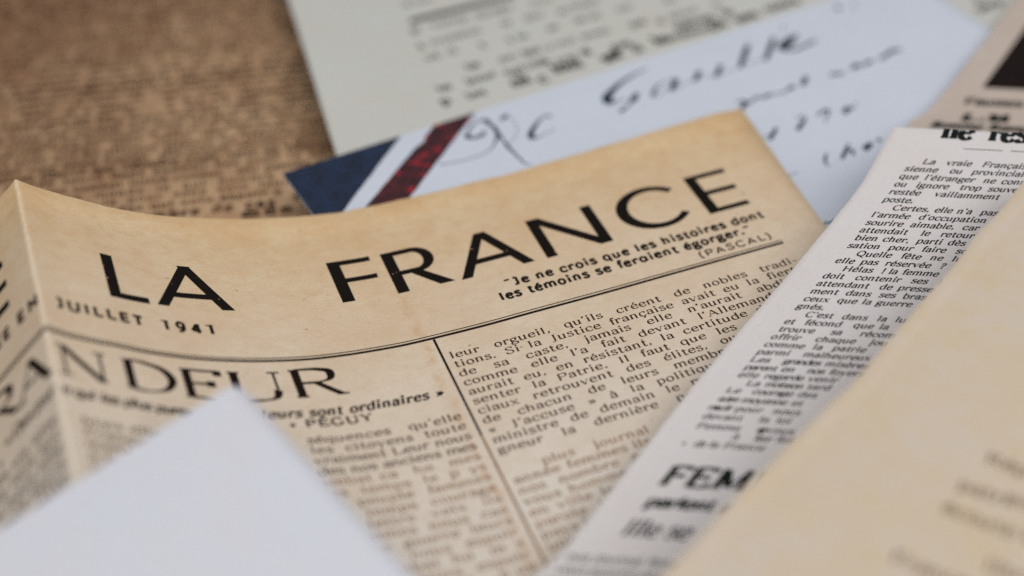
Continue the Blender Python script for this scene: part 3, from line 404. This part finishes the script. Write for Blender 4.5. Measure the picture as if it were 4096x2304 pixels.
PEN = [[[64.52,50.16,0.25],[61.16,49.64,0.51],[55.98,48.15,1.0],[51.91,46.1,1.59],[49.67,44.36,2.23],[49.19,42.79,1.96],[50.99,42.11,0.44],[53.42,41.76,0.24]],[[56.59,42.73,0.92],[54.99,41.33,1.45],[53.48,40.35,1.18]],[[53.94,40.54,0.44],[51.89,39.43,0.44],[50.07,38.65,0.91],[49.27,38.43,1.3]],[[58.87,39.92,0.79],[61.33,42.37,0.66],[63.98,43.47,0.28],[66.71,43.46,0.25]],[[67.67,43.27,1.34],[66.04,41.7,1.33],[63.88,39.75,0.99]],[[58.7,39.67,0.28],[60.61,39.51,0.2],[65.35,41.5,0.2]],[[74.04,43.26,1.15],[72.48,41.85,1.21],[70.62,40.39,0.87]],[[79.82,42.9,1.22],[77.75,41.02,1.08],[75.73,39.39,0.94]],[[64.67,39.53,0.2],[70.47,40.96,0.16],[76.23,40.08,0.16]],[[90.63,47.04,1.04],[87.12,43.71,1.37],[82.98,39.87,0.95]],[[98.0,46.71,0.91],[94.4,43.36,1.31],[90.03,39.55,1.02]],[[76.62,39.85,0.16],[83.11,40.05,0.17],[90.46,40.31,0.17]],[[103.4,44.68,0.98],[100.69,43.88,2.09],[98.03,42.56,2.77],[95.85,41.26,2.07]],[[96.82,40.07,0.69],[99.93,39.82,0.9],[105.67,40.78,0.83]],[[103.28,49.77,0.3],[101.27,47.86,0.21]],[[73.61,28.64,0.5],[75.29,28.59,0.5],[75.15,27.3,1.31],[73.02,26.01,0.72],[71.98,25.25,0.28]],[[75.89,27.1,0.85],[77.44,27.6,0.5],[79.14,28.02,0.79],[79.86,27.14,0.5],[81.25,27.51,0.99],[82.63,27.3,0.86]],[[82.63,27.3,0.24],[85.01,26.76,0.5],[86.49,26.85,0.45],[88.26,27.49,1.2],[89.04,27.4,0.8]],[[93.79,29.34,1.01],[92.2,27.97,1.27],[90.6,26.86,0.8]],[[98.65,26.69,0.67],[100.45,27.47,0.51],[100.37,26.31,0.67],[101.79,26.71,0.51],[101.74,25.76,0.81]],[[104.81,26.81,0.88],[106.86,27.23,1.49],[107.72,26.5,1.02]],[[108.21,26.47,0.46],[110.2,27.06,1.16],[111.4,26.99,0.89]],[[113.31,26.77,0.96],[115.73,27.4,0.89],[117.22,27.8,1.17],[118.57,28.05,1.17],[120.39,27.52,0.83]],[[119.36,49.82,1.87],[120.62,49.93,1.44]],[[123.9,49.17,0.87],[124.22,48.15,0.72]],[[81.27,16.93,0.44],[82.61,17.06,0.44],[83.12,16.22,0.44],[81.06,14.85,0.96],[78.72,13.45,1.08]],[[86.01,15.68,0.49],[87.6,16.35,0.65],[89.29,16.28,0.84],[88.45,15.07,0.49],[85.83,12.89,0.2]],[[91.81,13.72,0.97],[93.53,14.77,0.98],[94.68,14.11,0.5],[92.97,13.5,0.28],[91.62,13.15,0.65]],[[95.97,14.97,0.5],[96.65,15.27,0.44]],[[70.43,14.94,0.23],[72.31,14.94,0.23],[75.31,16.38,0.49],[73.82,15.16,0.7],[71.17,13.45,0.82]],[[78.81,3.6,0.27],[77.12,2.18,0.62],[76.21,0.65,0.42],[76.29,-0.32,0.23]],[[85.01,3.95,0.48],[82.63,2.16,0.81],[80.23,0.41,0.81]],[[82.49,1.5,0.27],[83.96,2.13,0.42],[84.01,1.37,0.69],[83.0,0.17,0.48]],[[86.66,0.8,1.25],[88.18,1.62,0.94],[89.29,1.62,0.63],[88.04,0.64,0.48],[86.4,0.32,0.75]],[[92.03,2.08,0.82],[90.98,1.5,0.95]],[[66.89,4.64,0.86],[66.78,3.48,0.47],[65.82,1.42,1.1],[67.14,1.27,0.22],[69.13,1.13,0.15]],[[62.19,-15.55,0.45],[63.51,-14.93,0.4],[63.97,-15.38,0.59],[64.7,-15.42,0.4],[65.54,-15.17,0.71]],[[65.24,-15.92,0.45],[64.41,-16.55,0.59]],[[16.31,47.74,0.7],[15.51,46.48,1.14],[16.17,45.67,0.82],[17.7,45.44,0.89],[19.08,45.73,0.76],[19.86,46.8,0.27]],[[16.49,48.07,0.49],[19.53,50.49,0.44],[22.21,50.29,0.44],[22.36,48.88,0.49]],[[21.41,50.53,0.49],[21.99,48.21,0.83],[22.24,46.2,0.89],[21.24,43.53,0.7],[18.37,40.59,0.27],[15.93,39.47,0.19],[11.06,39.34,0.19],[5.58,40.42,0.23]],[[22.28,47.61,0.49],[21.79,44.29,0.95],[21.63,41.49,0.43],[21.28,39.25,0.75],[21.32,35.56,0.48],[21.35,32.45,0.42],[21.95,31.39,0.26],[22.49,31.29,0.26]],[[24.96,48.5,0.84],[26.15,49.16,0.97],[27.15,49.37,0.97]],[[26.86,49.08,0.16],[26.9,45.19,0.12],[24.6,41.61,0.12],[21.51,39.65,0.12]],[[35.03,44.09,0.65],[34.52,45.05,0.44],[32.41,44.48,0.49],[29.58,42.35,0.96],[27.64,40.42,1.33],[27.45,39.24,1.08],[29.18,39.0,0.27],[33.52,39.77,0.16]]]
TYPED = [[2.49,107.39,2.61,0.255,1,0],[5.66,107.87,4.39,0.197,1,0],[1.77,94.99,2.12,0.186,1,1],[6.95,95.82,10.22,0.143,1,0],[18.17,97.63,10.43,0.143,1,0],[32.78,99.62,6.92,0.12,1,0],[1.79,87.05,2.77,0.304,1.1,1],[5.18,88.3,6.72,0.199,1,0],[12.54,90.05,5.87,0.107,1,0],[23.49,92.18,2.47,0.266,1,1],[29.53,93.13,5.59,0.205,1,0],[38.28,93.68,2.6,0.402,1,1],[41.5,95.14,8.0,0.197,1,0],[2.34,81.65,4.93,0.228,1,1],[7.89,83.17,2.91,0.268,1,0],[15.89,83.74,2.95,0.266,1,1],[22.68,84.36,2.56,0.226,1,1],[25.56,85.14,3.45,0.293,1,0],[33.45,86.79,3.06,0.264,1,0],[40.83,88.65,3.4,0.214,1,0],[44.89,89.5,3.89,0.246,1,0],[52.36,91.1,3.78,0.173,1,0],[65.0,91.99,3.09,0.172,1,0],[10.35,75.49,4.37,0.211,1.1,1],[18.55,76.52,5.0,0.219,1,0],[24.81,77.83,5.22,0.269,1,1],[30.28,78.47,2.71,0.315,1,0],[33.26,79.51,6.32,0.23,1,0],[40.12,81.08,8.17,0.2,1,0],[53.12,83.25,4.35,0.262,1,1],[59.94,82.99,2.89,0.309,1,1],[63.55,84.29,8.72,0.23,1,0],[76.16,86.82,3.5,0.328,1,0],[9.03,69.65,8.77,0.234,1,1],[17.93,71.88,3.89,-1.343,1,1],[18.8,65.76,5.55,0.201,1.4,1],[21.08,71.59,4.96,0.213,1.1,0],[27.3,72.86,2.84,0.395,1.2,1],[25.18,65.72,2.45,0.206,1.4,1],[29.31,68.7,8.77,0.171,1.6,1],[31.09,72.41,6.51,0.302,1,0],[38.22,74.09,3.16,0.329,1.2,1],[42.16,69.93,5.37,0.377,1.6,1],[45.69,74.48,4.92,0.24,1.2,1],[50.19,71.98,4.65,0.27,1.4,1],[56.32,74.02,3.54,0.27,1.5,1],[60.04,74.88,10.84,0.17,1.1,1],[63.03,79.18,11.47,0.185,1.2,1],[71.59,77.12,4.23,0.19,1.4,1],[76.69,81.96,3.63,0.292,1.2,1],[78.31,78.19,7.18,0.292,1.3,1],[87.29,81.01,10.48,0.252,1.3,1],[1.95,68.44,4.23,0.205,1,1],[7.67,63.71,6.74,0.239,1,1],[1.7,62.84,2.22,0.381,1.2,1],[136.88,67.27,9.37,0.224,1.1,1],[138.32,71.88,4.79,0.206,1,1]]
mm = 1e-3
def axes(deg):
    a = math.radians(deg); return Vector((math.cos(a), math.sin(a), 0)), Vector((-math.sin(a), math.cos(a), 0))
UP = Vector((0, 0, 1))
def ragged(x, amp, seed):
    from mathutils import noise
    return amp * (1.2 * noise.noise((x * 90, seed, 0)) + .5 * noise.noise((x * 260, seed, 3)))
NEWS_PROF = [[x * mm for x in r] for r in NEWS_PROF]; CLIP_PROF = [[x * mm for x in r] for r in CLIP_PROF]

# ---------------------------------------------------------------- setting: the table under the papers
def box(name, x0, x1, y0, y1, z0, z1, mat):
    V = [(x, y, z) for z in (z0, z1) for x, y in ((x0, y0), (x1, y0), (x1, y1), (x0, y1))]
    F = [(3, 2, 1, 0), (4, 5, 6, 7), (0, 1, 5, 4), (1, 2, 6, 5), (2, 3, 7, 6), (3, 0, 4, 7)]
    return mesh_obj(name, V, F, mat, [(v[0], v[1]) for v in V], smooth=False)
tb = box("table_top", -.75, .75, -.55, .75, -.040, -.0087, M['table']); tb['kind'] = 'structure'

# ---------------------------------------------------------------- brown page of dense print lying on the table
bu, bv = axes(11)
def wave(u, v, a, s, p): return a * (math.sin(u * s + p) * math.cos(v * s * .8 + p * 2) + 1)
brown = Sheet(lambda u, v: bu * u + bv * v + UP * (-.0082 + wave(u, v, 1.2e-4, 38, .4)))
us = frange(-.19, .10, .006)
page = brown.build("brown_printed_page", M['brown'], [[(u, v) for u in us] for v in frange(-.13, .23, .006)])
tag(page, "brown mottled page covered in small blurred dark print, lying flat under all the others", "printed page")
WORDS = ("le la les de des du un une et en que qui dans pour par sur avec sans nous vous ils elle cette leur leurs nos dont plus tout "
         "toute temps monde guerre nombre cas lieu hommes femmes pays peuple patrie honneur liberté jour nuit ville maison parole "
         "pensée lettre journal silence combat espoir courage voix mémoire année justice ennemi ami enfants mères soldats").split()
def line(n):
    s = ''
    while len(s) < n: s += random.choice(WORDS) + ' '
    return s.strip()
ink = Ink(); st = Style(3.0 * mm, 190, 90, 1.05, 0, .8, 130, n=2)
v = .0488
while v < .20:
    ink.text(line(random.randint(58, 78)), -.145 + random.choice((0, 0, 0, .004)), v + random.gauss(0, .15 * mm), st, width=.117, drop=random.choice((.02, .1, .25)) if v > .07 else .04)
    st.size = random.choice((2.6, 3.0, 3.0, 3.4)) * mm; st.W = random.choice((150, 190, 210))
    v += 3.05 * mm
big = Style(3.8 * mm, 210, 110, 1.0, 0, .8, 160, n=3)
ink.text("mon", -.0496, .0419, Style(4.2 * mm, 230, 150, 1.1, 0, .8, 260, n=3)); ink.text("nombre de cas", -.0735, .0449, big, width=.0315); ink.text("entre elle", -.0385, .0462, big)
brown.print_("body_text", ink, M['ink_page'], page, step=.01, lift=6e-5)

# ---------------------------------------------------------------- grey page of typescript
gu, gv = axes(15.6)
def grey_z(u, v):
    d = u + .0245
    k = min(1, max(0, (v - .058) / .03)); k = k * k * (3 - 2 * k)
    return .0006 + .0014 * k * math.exp(-(d / .010) ** 2) + wave(u, v, .5e-4, 30, 1.1)
grey = Sheet(lambda u, v: gu * u + gv * v + UP * grey_z(u, v))
us = frange(-.0245, .03, .0015) + frange(.036, .215, .006)
page = grey.build("typescript_page", M['grey'], [[(u, v) for u in us] for v in frange(0, .215, .006)])
tag(page, "pale grey typed sheet under the white envelope, its left edge over the brown page", "typed sheet")
thin, bold = Ink(), Ink()
for u, v, L, rot, sc, bd in TYPED:
    r = .5 * rot + .5 * .19
    size = 3.5 * mm * sc; n = max(1, round(L / 2.0)); w = line(n + 4).replace(' ', '')[:n]
    s_ = Style(size, 165 if bd else 120, 105 if bd else 90, max(.6, min(1.5, L * mm / (n * .47 * size))), 0, 1, 0, n=2)
    (bold if bd else thin).text(w, u * mm, v * mm, s_, rot=r)
bar = Ink(); bar.quad((2.4 * mm, 99.3 * mm), (30 * mm, 104.6 * mm), (30 * mm, 106.6 * mm), (2.4 * mm, 101.3 * mm))
grey.print_("typed_text", thin, M['ink_type'], page, step=.004)
grey.print_("typed_heading", bold, M['bold_type'], page, step=.004)
grey.print_("underline_bar", bar, M['bold_type'], page, step=.004)

# ---------------------------------------------------------------- white envelope with tricolour stripes and handwriting
lu, lv = axes(29.7)
def env_z(u, v): return .0011 + wave(u, v, .6e-4, 25, 2.2)
env = Sheet(lambda u, v: lu * u + lv * v + UP * env_z(u, v))
def env_row(v):
    d = (.054 - v); r = .003; ins = (r - math.sqrt(max(0, r * r - (r - d) ** 2))) if d < r else 0
    l, rr = -.0243 + ins * .15, .1452 - ins
    return [(l + (rr - l) * k / 44, v) for k in range(45)]
page = env.build("addressed_envelope", M['letter'], [env_row(v) for v in frange(-.05, .0505, .004) + frange(.051, .054, .0005)])
tag(page, "white envelope with a blue and a red stripe across its corner and black pen handwriting", "envelope")
def rough(pts, amp, n=14):
    """quad strip between two long ragged sides"""
    (a, b), (c, d) = pts; q = Ink(); P0 = None
    for k in range(n + 1):
        t = k / n; l = [a[i] + (b[i] - a[i]) * t for i in (0, 1)]; r = [c[i] + (d[i] - c[i]) * t for i in (0, 1)]
        l[0] += random.uniform(-amp, amp); r[0] += random.uniform(-amp, amp)
        if P0: q.quad(P0[0], P0[1], r, l)
        P0 = (l, r)
    return q
mmv = lambda *p: tuple(x * mm for x in p)
q = rough(((mmv(-24.25, 53.95), mmv(-24.25, 20)), (mmv(3.22, 53.95), mmv(-37, 20))), .08 * mm, 20)
q.q = []
for k in range(20):
    a, b = k / 20, (k + 1) / 20
    def pt(t, right):
        v = 53.93 - 33.9 * t
        x = 3.22 - (53.93 - v) * 1.213 if right else -24.2
        return mmv(max(x, -24.2) + random.uniform(-.12, .12) * right, v)
    q.quad(pt(a, 0), pt(a, 1), pt(b, 1), pt(b, 0))
env.print_("blue_stripe", q, M['blue'], page, step=.003)
q = Ink(); prev = None
for k in range(25):
    v = 53.93 - 34 * k / 24; d = 53.93 - v
    l = mmv(11.4 - d * 1.345 + random.uniform(-.25, .1) + (1.1 if k == 3 else 0), v); r = mmv(21.5 - d * 1.288 + random.uniform(-.15, .15), v)
    if prev: q.quad(prev[0], prev[1], r, l)
    prev = (l, r)
env.print_("red_stripe", q, M['red'], page, step=.003)
q = Ink()
for stroke in PEN:
    p = spl([tuple(c * mm for c in s) for s in stroke], 5); q.ribbon([(a, b, max(w, .1 * mm)) for a, b, w in p], 1)
env.print_("handwriting", q, M['pen'], page, step=.002, lift=7e-5)

# ---------------------------------------------------------------- pale clipping folded over a raised crease
ku, kn = axes(-5)
def clip_pos(u, v):
    h, z = interp(CLIP_PROF, v); return ku * u + kn * h + UP * z
clip = Sheet(clip_pos)
EDGE = [(-.135, -8.0), (-.1044, 9.8), (-.0998, 13.4), (-.0817, 23.3), (-.0621, 33.9), (-.0437, 45.2), (-.0232, 58.6), (-.0129, 65.0), (0, 71.2),
        (.012, 74.5), (.022, 77.0), (.0312, 80.4), (.034, 82.8), (.0385, 85.9), (.049, 91.8), (.0732, 104.8), (.0884, 112.7), (.14, 139)]
def clip_row(v):
    l = interp(EDGE, v)[0] * mm + ragged(v, .00012, 3)
    return [(l + .058 * k / 30, v) for k in range(31)]
vs = [r[0] for r in CLIP_PROF if -.135 < r[0] < .12]
def mat_clip():
    t = NT("folded_newsprint"); v = t.sep()[1]
    k = t.ramp(v, .02, .25)  # behind the fold: warmer stock plus some shading, both painted into the colour
    c, g = aged(t, t.mix(k, srgb(209, 205, 204), srgb(191, 177, 165)), t.mix(k, srgb(208, 198, 194), srgb(186, 166, 154)), .6, .07, .15)
    return t.finish(c, .82, .12, g, .2)
page = clip.build("folded_clipping", mat_clip(), [clip_row(v) for v in vs])
tag(page, "pale newspaper clipping with slanted bold print, bent over a raised fold beside the tan newspaper", "clipping")
SK = .65
st = Style(1.74 * mm, 168, 62, 1.28, SK * .98, .8, 30, n=3)
q = Ink()
for v, ws in CLIP_LINES:
    for k, (w, u) in enumerate(ws):
        q_end = (ws[k + 1][1] * mm - .8 * mm) if k + 1 < len(ws) else None
        wd = q.width(w, st); full = None
        if q_end and wd > q_end - u * mm: full = q_end - u * mm
        q.text(w, u * mm, v * mm, st, width=full)
clip.print_("article_text", q, M['clip_ink'], page)
q = Ink(); hs = Style(5.3 * mm, 235, 90, 1.1, SK * .5, .8, 0)
q.text("ne", 80.0 * mm, -2.1 * mm, hs); q.text("rester", 88.9 * mm, -2.2 * mm, hs)
clip.print_("headline", q, M['clip_ink'], page, step=.0006)
q = Ink()
for a, b in ((84.1, 91.4), (92.9, 96)): q.quad(mmv(a, -4.42), mmv(b, -4.42), mmv(b, -4.30), mmv(a, -4.30))
clip.print_("thin_rule", q, M['clip_ink'], page)
q = Ink()
q.text("FEMMES", 27.4 * mm, -85.4 * mm, Style(6.0 * mm, 205, 70, 1.02, SK * .9, .7, 60))
q.text("parlent aux", 25.4 * mm, -89.9 * mm, Style(3.1 * mm, 230, 110, 1.15, SK * .9, .8, 0))
q.text("Ille se", 21.8 * mm, -95.8 * mm, Style(4.4 * mm, 130, 60, .95, SK * .9, .7, 0))
clip.print_("subheading", q, M['clip_ink'], page)
q = Ink()
for i in range(4): q.text(line(26), (14 - i * 1.6) * mm, (-101.2 - i * 2.4) * mm, Style(2.2 * mm, 120, 60, 1.1, SK * .9, .7, 0, n=2))
clip.print_("footer_text", q, M['ink_type'], page)
q = Ink()
q.text("Fausses nou", 93.2 * mm, 40.6 * mm, Style(4.1 * mm, 190, 100, .95, SK * .5, .8, 0))
q.text("femme français", 83.6 * mm, 28.2 * mm, Style(4.6 * mm, 230, 120, .85, SK * .8, .8, 0))
q.text("L", 91.2 * mm, 33.0 * mm, Style(5.0 * mm, 300, 160, .9, SK * .8, .8, 0)); q.text("M", 97.2 * mm, 33.0 * mm, Style(5.2 * mm, 300, 180, .85, SK * .5, .8, 0))
q.text("a", 94.5 * mm, 33.0 * mm, Style(3.6 * mm, 90, 50, 1, SK * .8, .8, 0))
clip.print_("caption", q, M['clip_ink'], page)
q = Ink(); q.quad(mmv(98.4, 47.9), mmv(142, 47.9), mmv(166, 92), mmv(121.4, 92))
clip.print_("dark_photograph", q, M['photo'], page, step=.004)

# ---------------------------------------------------------------- tan newspaper, creased, its left panel falling away
nu_, nv_ = axes(21)
def news_pos(u, v):
    h, z = interp(NEWS_PROF, u); return nu_ * h + nv_ * v + UP * z
news = Sheet(news_pos)
TOP = [(-.08, 33), (0, 31.3), (.018, 31.2), (.0405, 31.9), (.064, 30.7), (.101, 30.6), (.154, 33.7)]
def news_pt(k, t):
    u = NEWS_U[k]; vt = interp(TOP, u)[0] * mm + ragged(u, .00016, 5) + .00004 * random.gauss(0, 1) - .0012 * max(0, (u - .1520) / .0018) ** 2
    v = -.125 + (vt + .125) * t
    if k == len(NEWS_U) - 1: u = .154 - (.0337 - v) * .094 + ragged(v, .0002, 6)
    return (u, v)
NEWS_U = [r[0] for r in NEWS_PROF if -.065 < r[0] < .1485] + [.1535]
page = news.build("creased_newspaper", M['news'], [[news_pt(k, t) for k in range(len(NEWS_U))] for t in frange(0, 1, .05)])
tag(page, "tan aged newspaper headed LA FRANCE, with a sharp raised crease near its left end", "newspaper")
# masthead
q = Ink(); R4 = lambda a, b, c, d: q.quad(mmv(*a), mmv(*b), mmv(*c), mmv(*d))
def stem(x0, x1, y0=3.0, y1=15.25, dx=0): R4((x0, y0), (x1, y0), (x1 + dx, y1), (x0 + dx, y1))
stem(13.35, 15.5, 3.0, 15.2); R4((15.4, 3.0), (20.5, 3.0), (20.5, 4.6), (15.4, 4.6))
def bigA(l, r, ax0, ax1, y0, y1, wl, wr, c0, c1):
    R4((l, y0), (l + wl, y0), (ax0 + wl * .98, y1), (ax0, y1)); R4((r - wr, y0), (r, y0), (ax1, y1), (ax1 - wr * .96, y1))
    t0, t1 = (c0 - y0) / (y1 - y0), (c1 - y0) / (y1 - y0); il = lambda t: l + wl * .6 + (ax0 - l) * t; ir = lambda t: r - wr * .6 + (ax1 - r) * t
    R4((il(t0), c0), (ir(t0), c0), (ir(t1), c1), (il(t1), c1))
bigA(21.9, 36.0, 28.1, 29.9, 3.25, 15.6, 2.1, 2.35, 6.1, 7.55)
stem(56.1, 58.5, 3.5, 15.6); R4((58.4, 14.25), (64.5, 14.25), (64.6, 15.6), (58.4, 15.6)); R4((58.4, 9.0), (64.5, 9.0), (64.6, 10.25), (58.4, 10.25))
stem(66.7, 68.95, 3.2, 15.4)
def arc(cx, cy, ro, rys, ri, ryi, a0, a1, n, icx=0):
    P_ = None
    for k in range(n + 1):
        a = math.radians(a0 + (a1 - a0) * k / n); o = (cx + ro * math.cos(a), cy + rys * math.sin(a)); i = (cx + icx + ri * math.cos(a), cy + ryi * math.sin(a))
        if P_: R4(P_[0], o, i, P_[1])
        P_ = (o, i)
R4((68.8, 14.1), (72.6, 14.1), (72.6, 15.4), (68.8, 15.4)); R4((68.8, 8.1), (72.6, 8.1), (72.6, 9.35), (68.8, 9.35))
arc(72.5, 11.75, 3.8, 3.65, 1.75, 2.38, -90, 90, 16, -.05)
R4((75.0, 3.2), (77.9, 3.2), (72.6, 8.8), (70.2, 8.8))
bigA(79.1, 93.9, 85.6, 87.8, 2.8, 14.8, 2.2, 2.3, 6.0, 7.4)
stem(96.4, 98.6, 2.65, 14.7); R4((107.6, 2.65), (110.1, 2.65), (99.1, 14.7), (96.5, 14.7)); stem(108.0, 110.2, 2.65, 14.7)
arc(121.7, 9.0, 7.7, 6.55, 5.55, 5.15, 38, 322, 40, .35)
stem(131.1, 133.4, 2.6, 15.1)
for y0, y1, x in ((13.8, 15.1, 140.2), (8.25, 9.55, 139.9), (2.6, 3.9, 139.9)): R4((133.2, y0), (x, y0), (x, y1), (133.2, y1))
stem(-15.2, -13.0, 3.1, 15.2)
for y0, y1, x in ((13.6, 15.3, -7.0), (8.2, 9.9, -6.8), (2.9, 4.6, -7.0)): R4((-13.1, y0), (x, y0), (x, y1), (-13.1, y1))
news.print_("masthead", q, M['ink'], page, step=.0007)
# date line
def fit(txt, u0, u1, v, st, ink):
    st.track = 0; w = ink.width(txt, st); st.track = (u1 - u0 - w) / (len(txt) - .5) / st.size * 1000
    ink.text(txt, u0, v, st)
q = Ink(); sans = lambda size, W: Style(size * mm, W, W, 1.0, 0, 0, 0, sans=True)
fit("JUILLET", 2.9 * mm, 18.6 * mm, -3.55 * mm, sans(3.55, 180), q); fit("1941", 21.6 * mm, 31.6 * mm, -3.6 * mm, sans(3.55, 180), q)
fit("EN", -5.9 * mm, .1 * mm, -3.7 * mm, sans(3.7, 190), q); fit("FONDÉE", -24 * mm, -7.6 * mm, -3.7 * mm, sans(3.7, 190), q)
news.print_("date_line", q, M['ink_head'], page, step=.0007)
# quotation
q = Ink(); qs = Style(2.85 * mm, 192, 175, 1.16, 0, 0, 0, sans=True)
fit("“Je ne crois que les histoires dont", 86.2 * mm, 140.6 * mm, -2.25 * mm, qs, q)
fit("les témoins se feraient égorger.”", 83.9 * mm, 136.3 * mm, -5.4 * mm, qs, q)
fit("(PASCAL)", 123.4 * mm, 138.9 * mm, -8.6 * mm, Style(2.35 * mm, 140, 120, 1.25, 0, 0, 0, sans=True), q)
news.print_("quotation", q, M['ink_fine'], page)
# rules
q = Ink()
for y0, y1 in ((-10.88, -10.34), (-9.98, -9.77)):
    x = -60
    while x < 140: q.quad(mmv(x, y0), mmv(min(x + 1, 140), y0), mmv(min(x + 1, 140), y1), mmv(x, y1)); x += 1
news.print_("double_rule", q, M['ink_fine'], page, step=.0007)
q = Ink(); q.quad(mmv(68.58, -36), mmv(69.0, -36), mmv(69.05, -10.95), mmv(68.6, -10.95))
news.print_("column_rule", q, M['ink_head'], page, step=.004)
q = Ink(); q.quad(mmv(68.5, -120), mmv(69.0, -120), mmv(69.0, -36), mmv(68.56, -36))
news.print_("faded_column_rule", q, M['ink_faded'], page, step=.004)
# headline
q = Ink(); hs = Style(10.2 * mm, 148, 36, 1.48, 0, .8, 0, n=6)
for ch, u in (('R', -18.6), ('A', -9.2), ('N', .4), ('D', 11.2), ('E', 21.4), ('U', 29.4), ('R', 40.3)):
    hs.sx = {'A': 1.28, 'N': 1.3, 'D': 1.45, 'E': 1.33}.get(ch, 1.5)
    q.glyph(ch, u * mm, (-20.65 if ch != 'R' else -20.3) * mm, hs)
news.print_("headline", q, M['ink_head'], page, step=.0006)
q = Ink(); sb = Style(2.75 * mm, 180, 90, 1.12, .22, .7, 90)
q.text("e qui les plus pures", .6 * mm, -25.3 * mm, sb, width=21.5 * mm)
q.text("valeurs sont ordinaires »", 31.0 * mm, -25.0 * mm, sb, width=35.2 * mm)
q.text("• PÉGUY", 38.2 * mm, -27.5 * mm, Style(2.5 * mm, 190, 100, 1.25, 0, .6, 120))
q.text("« Ceux pour", -13.4 * mm, -25.0 * mm, sb, width=12.4 * mm)
q.text("•", -15.8 * mm, -27.6 * mm, sb)
news.print_("subheading", q, M['ink_head'], page)
# body columns
RIGHT = ["leur orgueil, qu'ils créent de nobles tradi-", "tions. Si la Justice française avait eu la fierté", "de sa caste, jamais elle n'aurait abdiqué",
         "comme elle l'a fait devant l'Allemand. Elle", "aurait eu, en résistant, la certitude de repré-", "senter la Patrie. Il faut que les « grands »",
         "ciaux retrouvent des élites, ou que chacun", "de chacun de leurs membres demande la", "« J'accuse » à la politique de vaincus, un",
         "ministre de demain le monde de nos morts,", "gneur la dernière pensée ou la volonté."]
q = Ink(); bs = Style(2.32 * mm, 145, 42, 1.38, 0, .8, 50, n=3)
for i, t in enumerate(RIGHT): q.text(t, 70.1 * mm, (-16.75 - 2.42 * i) * mm, bs, width=69.8 * mm)
news.print_("article_column", q, M['ink_brown'], page)
q = Ink()
for i in range(26):
    ind = 6 if i in (0, 11) else 0
    q.text(line(36 if ind else 42), (70.1 + ind) * mm, (-45.6 - 2.42 * i) * mm, bs, width=(69.8 - ind) * mm, drop=.03)
news.print_("faded_paragraph", q, M['ink_faded'], page)
LEFT = [("Mais elle a des", "séquences qu'elle"), ("Français qui ont", "les citoyens toute"), ("ment refusé", "vraiment Leur nous"), ("a nos", "des nos anciens mes")]
q = Ink(); q2 = Ink()
for i in range(34):
    v = (-31.3 - 2.42 * i) * mm
    if i < len(LEFT):
        q.text(LEFT[i][0], 3.0 * mm, v, bs); q.text(LEFT[i][1], 40.2 * mm, v, bs, width=27.0 * mm)
    else: q2.text(line(38), 3.0 * mm, v, bs, width=64.2 * mm, drop=.04)
news.print_("faded_paragraph", q2, M['ink_faded'], page)
news.print_("article_column", q, M['ink_brown'], page)
q = Ink(); os_ = Style(2.5 * mm, 170, 70, 1.5, 0, .8, 60, n=3)
for i in range(20): q.text(line(26), -45 * mm, (-30.6 - 3.0 * i) * mm, os_, width=43.6 * mm)
news.print_("article_column", q, M['ink_head'], page)

# ---------------------------------------------------------------- cream page over the clipping
cu_, cv_ = axes(-39.3)
def cream_z(u, v): return .0245 + wave(u, v, 2e-4, 22, .7)
cream = Sheet(lambda u, v: cu_ * u + cv_ * v + UP * cream_z(u, v))
CE = [(-.14, 70.0), (-.0542, 70.2), (-.0324, 70.6), (-.0047, 71.8), (.0227, 71.3), (.056, 70.4), (.07, 70.2)]
def cream_row(v):
    l = interp(CE, v)[0] * mm + ragged(v, .0003, 8)
    return [(l + .10 * k / 30, v) for k in range(31)]
page = cream.build("cream_page", M['cream'], [cream_row(v) for v in frange(-.13, .064, .0008)])
tag(page, "blank looking cream sheet with faint blurred print, overlapping the slanted clipping", "sheet")
q = Ink(); cs = Style(3.1 * mm, 120, 80, 1.15, 0, .8, 20, n=2)
for u, v, t in ((94.4, -8.6, "Répondre aux"), (93.6, -15.6, "patri"), (100.0, -13.6, "ennemis"), (93.8, -20.9, "écoute de"), (104.5, -18.2, "la nuit"), (92.4, -33.2, "France"), (102.8, -26.4, "libre de")):
    q.text(t, u * mm, v * mm, cs, rot=.205)
cream.print_("faint_print", q, M['cream_ink'], page, step=.004)

# ---------------------------------------------------------------- plain white sheet nearest the camera
def hd(deg): return Vector((math.cos(math.radians(deg)), math.sin(math.radians(deg)), 0))
fa, fb = hd(-137.0 + 180), hd(-51.0 + 180)          # fa runs up its left edge, fb up its right edge, both to the corner
TIP = Vector((-.0402, -.0556, 0))
def front_pos(u, v):
    d = math.hypot(u, v); return TIP + fa * u + fb * v + UP * (.0285 + .0015 * math.exp(-d / .03) + .0011 * math.sin(u * 34 + .6) * math.sin(v * 27 + .4))
front = Sheet(front_pos)
def front_row(v):
    d = -v; r = .0024; ins = (r - math.sqrt(max(0, r * r - (r - d) ** 2))) if d < r else 0
    return [(-.14 + (.14 - ins) * k / 60, v) for k in range(61)]
page = front.build("blank_white_sheet", M['front'], [front_row(v) for v in frange(-.11, -.0042, .004) + frange(-.0040, 0, .0002)])
tag(page, "blank blurred white sheet with one corner pointing up over the newspaper headline", "sheet")
